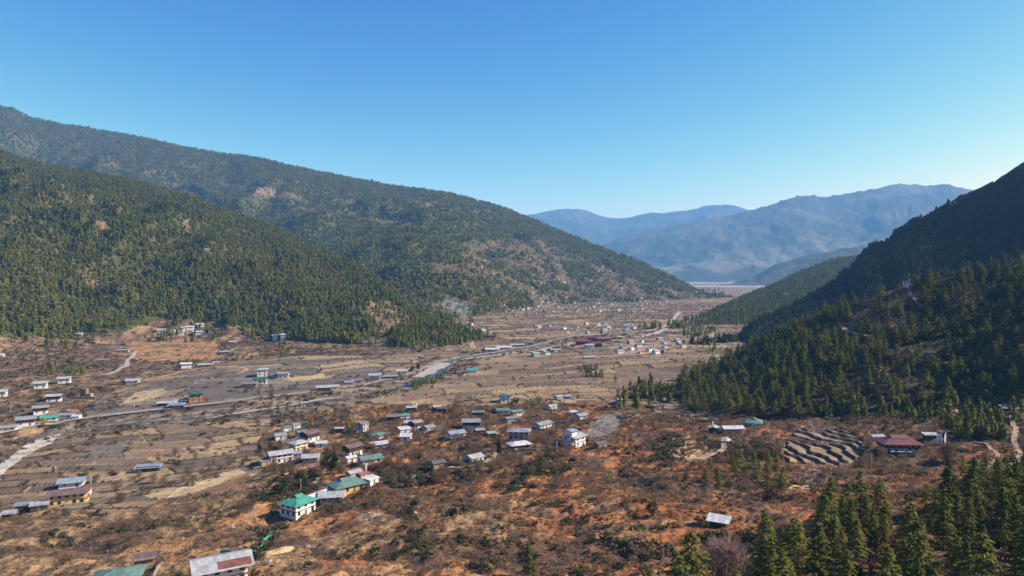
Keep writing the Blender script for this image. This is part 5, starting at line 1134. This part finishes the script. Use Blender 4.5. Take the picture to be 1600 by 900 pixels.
x, y, z = pts_z(P); stuff_points("pine_forest", "green pine groves standing on the edges of the valley fields", "forest", np.c_[x, y, z - .2], np.array(H_), rng.uniform(.9, 1.4, len(x)), FAR_A)

# pines of the near ridge and the lower right corner: the largest 300 as trees of their own, the rest as one mass
NEARZONE = [(1090, 1040), (1150, 905), (1210, 865), (1270, 822), (1320, 800), (1420, 812), (1470, 815), (1500, 775), (1560, 752), (1720, 720), (1850, 1040)]
MIDZONE = [(1090, 745), (1120, 722), (1170, 712), (1225, 716), (1232, 770), (1180, 772), (1110, 765)]
ROWZONE = [(1060, 632), (1200, 655), (1240, 658), (1400, 655), (1560, 650), (1700, 640), (1700, 560), (1240, 600), (1100, 610)]
cand = []
xx, yy = scatter_xy(R(14), R(46), 105, 330, 3.6); z, px, py, hid, t, i, j, r_ = info(xx, yy)
nn = fbm(xx, yy, 25, 2, 171)
m = (inpoly(px, py, NEARZONE) & (rng.random(len(xx)) < np.where(nn > -0.15, 0.60, 0.2))) | (inpoly(px, py, MIDZONE) & (rng.random(len(xx)) < 0.22))
for a, b, zn in zip(xx[m], yy[m], inpoly(px, py, NEARZONE)[m]): cand.append((a, b, random.uniform(5.0, 14.0) if zn else random.uniform(4, 8), 0 if zn else 1))
def thin(c, dmin):
    out = []; cell = {}
    for q in c:
        k = (int(q[0] // dmin), int(q[1] // dmin)); ok = True
        for di in (-1, 0, 1):
            for dj in (-1, 0, 1):
                for w in cell.get((k[0] + di, k[1] + dj), ()):
                    if (w[0] - q[0]) ** 2 + (w[1] - q[1]) ** 2 < dmin ** 2: ok = False
        if ok: cell.setdefault(k, []).append(q); out.append(q)
    return out
cand = thin(cand, 4.1)
xx, yy = scatter_xy(R(8), R(44), 390, 900, 4.9); z, px, py, hid, t, i, j, r_ = info(xx, yy)
d = forest_density(xx, yy, px, py, hid, t); m = (hid == hG) & (rng.random(len(xx)) < d)
m &= seen(z, 10, i, j, r_, 0.004)
c2 = [(a, b, random.uniform(8, 14.5) * (0.5 if random.random() < 0.3 else 1), 2) for a, b in zip(xx[m], yy[m])]
c2 = thin(c2, 3.6)
allp = cand + c2
allp.sort(key=lambda q: -q[2] / math.hypot(q[0], q[1]) - (0.05 if 0 else 0))
big = allp[:285]; rest = allp[285:]
print("pines", len(cand), len(c2))
def pine_key(it):
    px_, id_, py_, zn = it
    if zn == 0:
        row_ = ROWN[id_]
        plc = "below the orange scrub" if px_ < 1290 else ("below the terraced field" if px_ < 1370 else ("below the red roofed farmhouse" if px_ < 1450 else ("below the white banners" if px_ < 1530 else "by the right edge")))
        return row_, plc, zn
    if zn == 1: return "scrub", "left of the terraced field", zn
    row_ = "foot" if py_ > 610 else ("lower slope" if py_ > 570 else ("middle slope" if py_ > 520 else "upper slope"))
    plc = "far left" if px_ < 1150 else ("left" if px_ < 1260 else ("middle" if px_ < 1380 else ("right" if px_ < 1490 else "far right")))
    return row_, plc, zn
def pine_text(k, o_, it):
    if k[2] == 0: return "%s pine from left, %s of the lower right wood, %s" % (o_, k[0], k[1])
    if k[2] == 1: return "%s small pine from the left in the rust scrub left of the terraced field" % o_
    return "%s pine from the left on the %s, %s part of the wooded ridge" % (o_, k[0], k[1])
pit = []
for n_, q in enumerate(big):
    zq = float(samp(np.array([q[0]]), np.array([q[1]]), Z)[0]); u_, v_ = to_px(np.array([q[0]]), np.array([q[1]]), np.array([zq])); pit.append((float(u_[0]), n_, float(v_[0]), q[3]))
def place0(px_): return int(np.searchsorted([1290, 1370, 1450, 1530], px_))
ROWN = {}
for g_ in range(5):
    L_ = sorted([t_ for t_ in pit if t_[3] == 0 and place0(t_[0]) == g_], key=lambda t_: -t_[2])
    for n_, t_ in enumerate(L_): ROWN[t_[1]] = ORD[n_ // 12] + " row"
PL = ordinal_labels(pit, pine_key, pine_text)
SHADE = ["dark green", "full crowned", "open branched", "ragged", "slender", "broad"]
for n_, q in enumerate(big):
    k = random.randrange(6); zone = ("in the dense wood at the lower right corner", "among rust scrub below the small terraced field", "on the wooded ridge under the dark mountain")[q[3]]
    o = tree_thing("pine_tree", q[0], q[1], q[2], random.uniform(1.0, 1.35) * (1.15 if q[3] == 2 else 1), PINE_CROWNS[k], PINE_TRUNK, PL[n_], "pine tree", "pines " + ("of the lower right wood", "in the rust scrub", "of the wooded ridge")[q[3]])
x = np.array([q[0] for q in rest]); y = np.array([q[1] for q in rest]); h = np.array([q[2] for q in rest]); z = samp(x, y, Z)
stuff_points("pine_forest", "rest of the pines covering the wooded ridge at right", "forest", np.c_[x, y, z - .2], h, rng.uniform(1.15, 1.7, len(x)), MID_CROWNS)
print("pines done", time.time() - T0)

def T(name, px, py, h, wid, crown, trunk, label, cat="tree", group=None):
    x, y = at(px, min(py, 1040)); return tree_thing(name, x, y, h, wid, crown, trunk, label, cat, group)
# trees that stand out
T("pine_tree", 826, 900, 8.2, 1.25, PINE_CROWNS[4], PINE_TRUNK, "lone bright green pine in orange bracken at the bottom edge", "pine tree")
T("pine_tree", 1080, 935, 13, 1.35, PINE_CROWNS[3], PINE_TRUNK, "wide old pine at the bottom edge left of the pinkish bare tree", "pine tree")
T("pine_tree", 1062, 960, 12, 1.3, PINE_CROWNS[1], PINE_TRUNK, "dark pine cut by the bottom edge, leftmost of the corner wood", "pine tree")
T("bare_tree", 1133, 928, 11, 1.15, PINKTWIG_CROWN, TWIG_TRUNK, "pinkish grey bare tree at the bottom edge below the small hut", "bare tree")
T("bare_tree", 1198, 840, 6, 1.0, RUST_CROWNS[0], TWIG_TRUNK, "small rusty leaved tree at the left end of the corner wood", "tree")
T("cypress_tree", 780, 716, 10.5, 1.0, POPLAR_CROWN, PINE_TRUNK, "tall narrow dark cypress beside the path above the white cottage", "cypress")
T("broad_tree", 517, 742, 13.5, 0.95, DARK_CROWNS[0], TWIG_TRUNK, "big dark evergreen tree in the middle of the village", "tree")
T("broad_tree", 470, 768, 9, 1.3, DARK_CROWNS[1], TWIG_TRUNK, "dark spreading tree above the bright green roofed white house", "tree")
T("broad_tree", 440, 775, 7, 1.3, DARK_CROWNS[2], TWIG_TRUNK, "low dark tree left of the spreading tree in the shady hollow", "tree")
T("broad_tree", 1020, 806, 5.5, 1.05, DARK_CROWNS[2], TWIG_TRUNK, "round almost black bush alone in the orange bracken", "bush")
T("broad_tree", 568, 703, 8, 0.7, DARK_CROWNS[0], TWIG_TRUNK, "dark tree between the brown roofed house and the green roofs", "tree")
T("red_tree", 1036, 648, 9.5, 0.5, RUST_CROWNS[1], PINE_TRUNK, "slender rust red tree before the dark foot of the wooded ridge", "tree")
T("broad_tree", 1150, 745, 6, 0.9, MID_CROWNS[0], PINE_TRUNK, "small bushy pine beside the bend of the dirt track", "pine tree")
T("pine_tree", 962, 598, 9, 0.9, MID_CROWNS[2], PINE_TRUNK, "lone dark conifer in the fields left of the wooded ridge", "pine tree")
T("broad_tree", 807, 632, 7, 1.0, JUN_CROWNS[0], TWIG_TRUNK, "green bushy tree right of the dark green roofed farmhouse", "tree")
T("broad_tree", 1480, 720, 8, 1.2, crown_mesh("twig_crown", twig_crown(365, 900, .008, .45), TWIG), TWIG_TRUNK, "round brown leafless tree right below the red roofed farmhouse", "tree")
for k, (u, v, h) in enumerate([(644, 582, 8), (654, 580, 10)]): T("poplar_tree", u, v, h, 1.3, POPLAR_CROWN, PINE_TRUNK, ("shorter", "taller")[k] + " of two dark poplars by the road at the river bend", "poplar")
YEL = [(69, 668, 6, "yellow tree right of the large brown house by the river"), (117, 638, 4, "yellowish tree below the ruined brown tower"), (544, 672, 7, "bright yellow tree left of the dark grey roofed house"),
       (486, 663, 6, "golden brown tree behind the village beside a dark fir"), (498, 652, 5, "yellow brown tree at the back edge of the village"), (660, 655, 5, "yellow tree behind the grey roofs in the middle village"),
       (722, 652, 6, "yellow tree left of the long green roof"), (764, 680, 6, "yellow tree right of the white walled farmhouse with grey roof"), (622, 672, 5, "yellow bush beside the pale flat sheds"), (247, 722, 5, "yellowish tree beside the blue grey shed in the fields"),
       (636, 580, 5, "brownish yellow tree beside the two dark poplars"), (880, 545, 8, "yellow tree left of the red roofed school buildings"), (1190, 640, 4, "small yellow green bush behind the green roofed cottage"), (592, 652, 5, "golden thicket tree left of the grey shed behind the village"), (580, 655, 5, "golden thicket tree second from the grey shed behind the village")]
for k, (u, v, h, lab) in enumerate(YEL): T("yellow_tree", u, v, h * 1.2, 1.2, YEL_CROWNS[k % 3], TWIG_TRUNK, lab, "tree", "autumn yellow trees")
ORG = [(425, 700, 6, "orange brown tree left of the cream walled house"), (440, 700, 5, "low orange tree against the cream walled house"), (1110, 520, 6, "orange tree near the foot of the far wood"), (290, 628, 5, "bare orange tree left of the green roofed orange house"), (322, 630, 5, "bare orange tree right of the green roofed orange house"), (1260, 880, 4, "reddish shrub tree inside the corner wood"), (1390, 860, 4, "reddish bush between the front pines of the corner wood")]
for k, (u, v, h, lab) in enumerate(ORG): T("brown_tree", u, v, h, 1.1, RUST_CROWNS[k % 2], TWIG_TRUNK, lab, "tree", "rust brown trees")

# leafless trees round the houses: individuals
BARE = [([(400, 650), (640, 640), (640, 760), (520, 770), (400, 740)], 110, "leafless grey brown tree among the village houses"), ([(640, 640), (900, 640), (900, 740), (640, 760)], 85, "leafless grey tree around the middle hamlet"),
        ([(120, 745), (330, 700), (400, 690), (330, 760), (150, 800)], 26, "leafless tree on the field edges right of the yellow house"), ([(1060, 650), (1220, 660), (1220, 720), (1060, 740)], 22, "leafless bush tree around the green roofed cottage"),
        ([(1330, 690), (1370, 690), (1440, 740), (1350, 745)], 14, "bare brown tree below the red roofed farmhouse"), ([(380, 600), (470, 600), (470, 620), (380, 630)], 14, "pinkish bare tree in the thicket by the road")]
bt_ = []
for poly, n, lab in BARE:
    for (a, b) in px_points(poly, n):
        zq = samp(np.array([a]), np.array([b]), Z); u_, v_ = to_px(np.array([a]), np.array([b]), zq); hb, rel = nearest(a, b)
        if math.hypot(hb[0] - a, hb[1] - b) < 7.5: continue
        bt_.append((float(u_[0]), len(bt_), a, b, hb[2], rel, lab))
BL = ordinal_labels(bt_, lambda t_: (t_[4], t_[5]), lambda k, o_, t_: ("leafless tree %s the %s" % (k[1], k[0])) if o_ == "only" else "%s leafless tree from the left %s the %s" % (o_, k[1], k[0]))
for t_ in bt_: tree_thing("bare_tree", t_[2], t_[3], random.uniform(3, 5.5), random.uniform(1.0, 1.5), TWIG_CROWNS[random.randrange(4)], TWIG_TRUNK, " ".join(BL[t_[1]].split()[:16]), "bare tree", "leafless trees around the houses")

# undergrowth
def brush_var(seed, n, mat, leaf, rx, asp=1.0): return crown_mesh("bush", round_crown(seed, n, leaf, rx, -0.1, 1.0, 6, asp), mat)
BR = [brush_var(500 + i, 34, BRACKEN, 0.21, 0.75) for i in range(4)]
GRS = [brush_var(510 + i, 18, DRYGRASS, 0.26, 0.8) for i in range(3)]
TW = [crown_mesh("bush", twig_crown(520 + i, 110, 0.022, 0.62, -0.05), TWIG) for i in range(3)] 
DB = [brush_var(530 + i, 90, m_, 0.11, 0.6) for i, m_ in enumerate((DARKGREEN, TWIG, JUNIPER))]
x, y = scatter_xy(R(-40), R(40), 118, 640, 1.75); z, px, py, hid, t, i, j, r_ = info(x, y)
oncov = (hid == 0) & ((inpoly(px, py, SCRUB_NEAR)) | (r_ < 250))
plot = inpoly(x, y, RT) | inpoly(px, py, [(222, 773), (300, 752), (372, 731), (386, 737), (305, 768), (248, 781)]) | inpoly(px, py, [(921, 662), (942, 646), (972, 647), (966, 673), (942, 683), (914, 684)])
hdens = np.where(r_ < 300, 1.0, 0.4); nb_ = fbm(x, y, 14, 3, 201); nc_ = fbm(x, y, 45, 3, 203)
oncov = oncov & off_roads(x, y)
m = oncov & ~plot & (rng.random(len(x)) < hdens)
rustk = (px > 560 + 120 * nc_)
mm = m & rustk & (nb_ > -0.15)
keep = lambda k: np.c_[x[k], y[k], z[k]]
stuff_points("bracken_undergrowth", "rust and orange bracken covering the near slope", "bracken", keep(mm), rng.uniform(.3, .9, mm.sum()) * np.where(r_[mm] > 300, 1.4, 1), rng.uniform(1.0, 1.6, mm.sum()), BR, 0.15)
mm = m & ~rustk & (nb_ > 0.05) & (rng.random(len(x)) < 0.5)
stuff_points("dry_grass", "tufts of dry tan grass on the near slope at left", "grass", keep(mm), rng.uniform(.3, .8, mm.sum()), rng.uniform(1.0, 1.8, mm.sum()), GRS, 0.15)
bshare = sstep(0.0, 0.45, -nb_ + 0.5 * nc_ + np.interp(py, [600, 660, 740, 800], [0.6, 0.6, 0.2, 0.0]))
mm = m & (rng.random(len(x)) < np.interp(py, [640, 740, 790], [0.42, 0.36, 0.20]) * bshare)
stuff_points("scrub_undergrowth", "leafless purple brown scrub between the fields and houses", "scrub", keep(mm), rng.uniform(1.0, 2.6, mm.sum()), rng.uniform(1.0, 1.6, mm.sum()), TW, 0.1)
DARKSP = [[(390, 780), (440, 745), (500, 735), (500, 768), (430, 795)], [(770, 765), (830, 745), (840, 768), (790, 775)], [(625, 800), (652, 785), (648, 812), (630, 815)], [(615, 850), (665, 830), (668, 880), (620, 870)], [(735, 890), (775, 860), (780, 900)],
          [(1100, 690), (1210, 690), (1215, 712), (1120, 715)], [(150, 720), (190, 700), (400, 660), (380, 675), (210, 735)], [(60, 840), (100, 835), (120, 860), (70, 860)], [(700, 800), (730, 795), (735, 803), (705, 806)], [(600, 735), (700, 720), (760, 728), (700, 740), (620, 748)],
          [(590, 742), (700, 735), (760, 745), (690, 760), (610, 765)], [(850, 700), (900, 720), (880, 745), (800, 740)], [(380, 860), (400, 830), (440, 815), (450, 830), (400, 870)], [(1090, 840), (1180, 835), (1190, 860), (1100, 870)], [(1010, 690), (1060, 680), (1080, 720), (1030, 720)], [(930, 845), (990, 840), (1060, 860), (1040, 880), (960, 865)]]
dsp = anypoly(px + 8 * nb_, py + 6 * nc_, DARKSP)
mm = oncov & ~plot & ((dsp & (rng.random(len(x)) < 0.75)) | ((rng.random(len(x)) < 0.02) & (nb_ < 0)) | ((px > 880) & (nc_ < -0.1) & (rng.random(len(x)) < 0.10)))
stuff_points("shrub_undergrowth", "dark green and black bushes dotted over the near slope", "bushes", keep(mm), rng.uniform(0.9, 2.3, mm.sum()), rng.uniform(1.0, 1.5, mm.sum()), DB, 0.1)
# dark hedges along old field edges of the slope
hl = np.minimum(np.abs(fbm(x, y, 62, 2, 231)), np.abs(fbm(x + 400, y, 85, 2, 233)))
mm = oncov & ~plot & (hl < 0.024 + 0.00005 * r_) & (nc_ < 0.35) & (rng.random(len(x)) < 0.8)
stuff_points("hedge_undergrowth", "dark hedges and banks dividing the near slope", "hedges", keep(mm), rng.uniform(0.8, 2.0, mm.sum()), rng.uniform(1.0, 1.6, mm.sum()), [TW[0], DB[0], TW[1], TW[2]], 0.1)
# understory of the corner wood and ridge
xx, yy = scatter_xy(R(8), R(44), 100, 700, 3.0); z2, px2, py2, hid2, t2, i2, j2, r2 = info(xx, yy)
mm = off_roads(xx, yy) & ((hid2 == hG) & (rng.random(len(xx)) < 0.45)) | (inpoly(px2, py2, NEARZONE) & (rng.random(len(xx)) < 0.75))
UND = [brush_var(540 + i, 70, m_, 0.13, 0.6) for i, m_ in enumerate((JUNIPER, DARKGREEN, RUSTLEAF, JUNIPER))]
stuff_points("understory_undergrowth", "low bushes under the pines at right", "bushes", np.c_[xx[mm], yy[mm], z2[mm]], rng.uniform(0.8, 2.8, mm.sum()), rng.uniform(.9, 1.5, mm.sum()), UND, .1)
# hedges and scrub along the river, roads, field edges farther off
x, y = scatter_xy(R(-40), R(24), 380, 2400, 4.2); z, px, py, hid, t, i, j, r_ = info(x, y)
drv = seg_dist(x, y, rl); n1 = fbm(x, y, 30, 3, 211); n2 = fbm(x, y, 110, 3, 213)
lbz = inpoly(px, py, LEFT_BROWN) & ~inpoly(px, py, GOLD)
p_ = np.where((hid == 0) & (drv < 34) & (drv > 7), 0.65 * (n1 > -0.15), 0.012) + np.where(lbz, 0.42 * (n1 + n2 > 0.0) + 0.08, 0) + np.where((hid == hB) & inpoly(px, py, B_TERR), np.where(BFR[i, j] > 0.66, 0.6, 0.08), 0) + np.where((hid == 0) & (py > 470) & (py < 500) & (px > 780), 0.12, 0)
dens_r = (hid == 0) & (r_ < 640) & ~inpoly(px, py, SCRUB_NEAR) & (px < 420)
p_ = p_ + np.where(dens_r & (n1 > 0.35), 0.25, 0)
mm = (rng.random(len(x)) < p_) & off_roads(x, y, 0.2)
HB = [brush_var(550 + i, 60, m_, 0.15, 0.66) for i, m_ in enumerate((TWIG, JUNIPER, TWIG, TWIG))]
stuff_points("hedge_undergrowth", "brown scrub lining the river, roads and terraces", "scrub", np.c_[x[mm], y[mm], z[mm]], rng.uniform(1.0, 2.8, mm.sum()), rng.uniform(1.1, 2.0, mm.sum()), HB, .1)
x, y = scatter_xy(R(-40), R(24), 260, 1500, 1.9); z, px, py, hid, t, i, j, r_ = info(x, y)
fm = fields[i, j] & (db[i, j] < 0.8 + r_ / 900) & (hash2(row[i, j], cell[i, j], 111) > 0.4) & (rng.random(len(x)) < 0.55)
stuff_points("field_weeds", "dark weedy banks between the valley fields", "weeds", np.c_[x[fm], y[fm], z[fm]], rng.uniform(.35, 1.2, fm.sum()), rng.uniform(1.2, 2.4, fm.sum()), [HB[0], HB[2], HB[1]], .1)
print("undergrowth", time.time() - T0)
# ------------------------------------------------------------------ the air
def build_haze():
    bm = bmesh.new()
    bmesh.ops.create_cube(bm, size=1.0)
    me = bpy.data.meshes.new("haze"); 
    x0, x1, y0, y1, z0, z1 = -20700, 20700, -20700, 20700, float(Z.min()) - 1.0, float(Z.max()) + 40.0
    for v in bm.verts:
        v.co = Vector((x0 if v.co.x < 0 else x1, y0 if v.co.y < 0 else y1, z0 if v.co.z < 0 else z1))
    bm.to_mesh(me); bm.free()
    m = bpy.data.materials.new("haze"); m.use_nodes = True; nt = m.node_tree
    for n in list(nt.nodes):
        if n.type == 'BSDF_PRINCIPLED': nt.nodes.remove(n)
    v = nt.nodes.new("ShaderNodeVolumePrincipled")
    v.inputs["Color"].default_value = (0.22, 0.54, 1.0, 1); v.inputs["Density"].default_value = HAZE_D
    v.inputs["Anisotropy"].default_value = 0.0
    nt.links.new(v.outputs[0], nt.nodes["Material Output"].inputs["Volume"])
    m.cycles.homogeneous_volume = True
    me.materials.append(m)
    o = link(bpy.data.objects.new("haze", me)); tag(o, "thin blue haze filling the valley air", "haze", kind="stuff")
HAZE_D = 6.0e-5
build_haze()
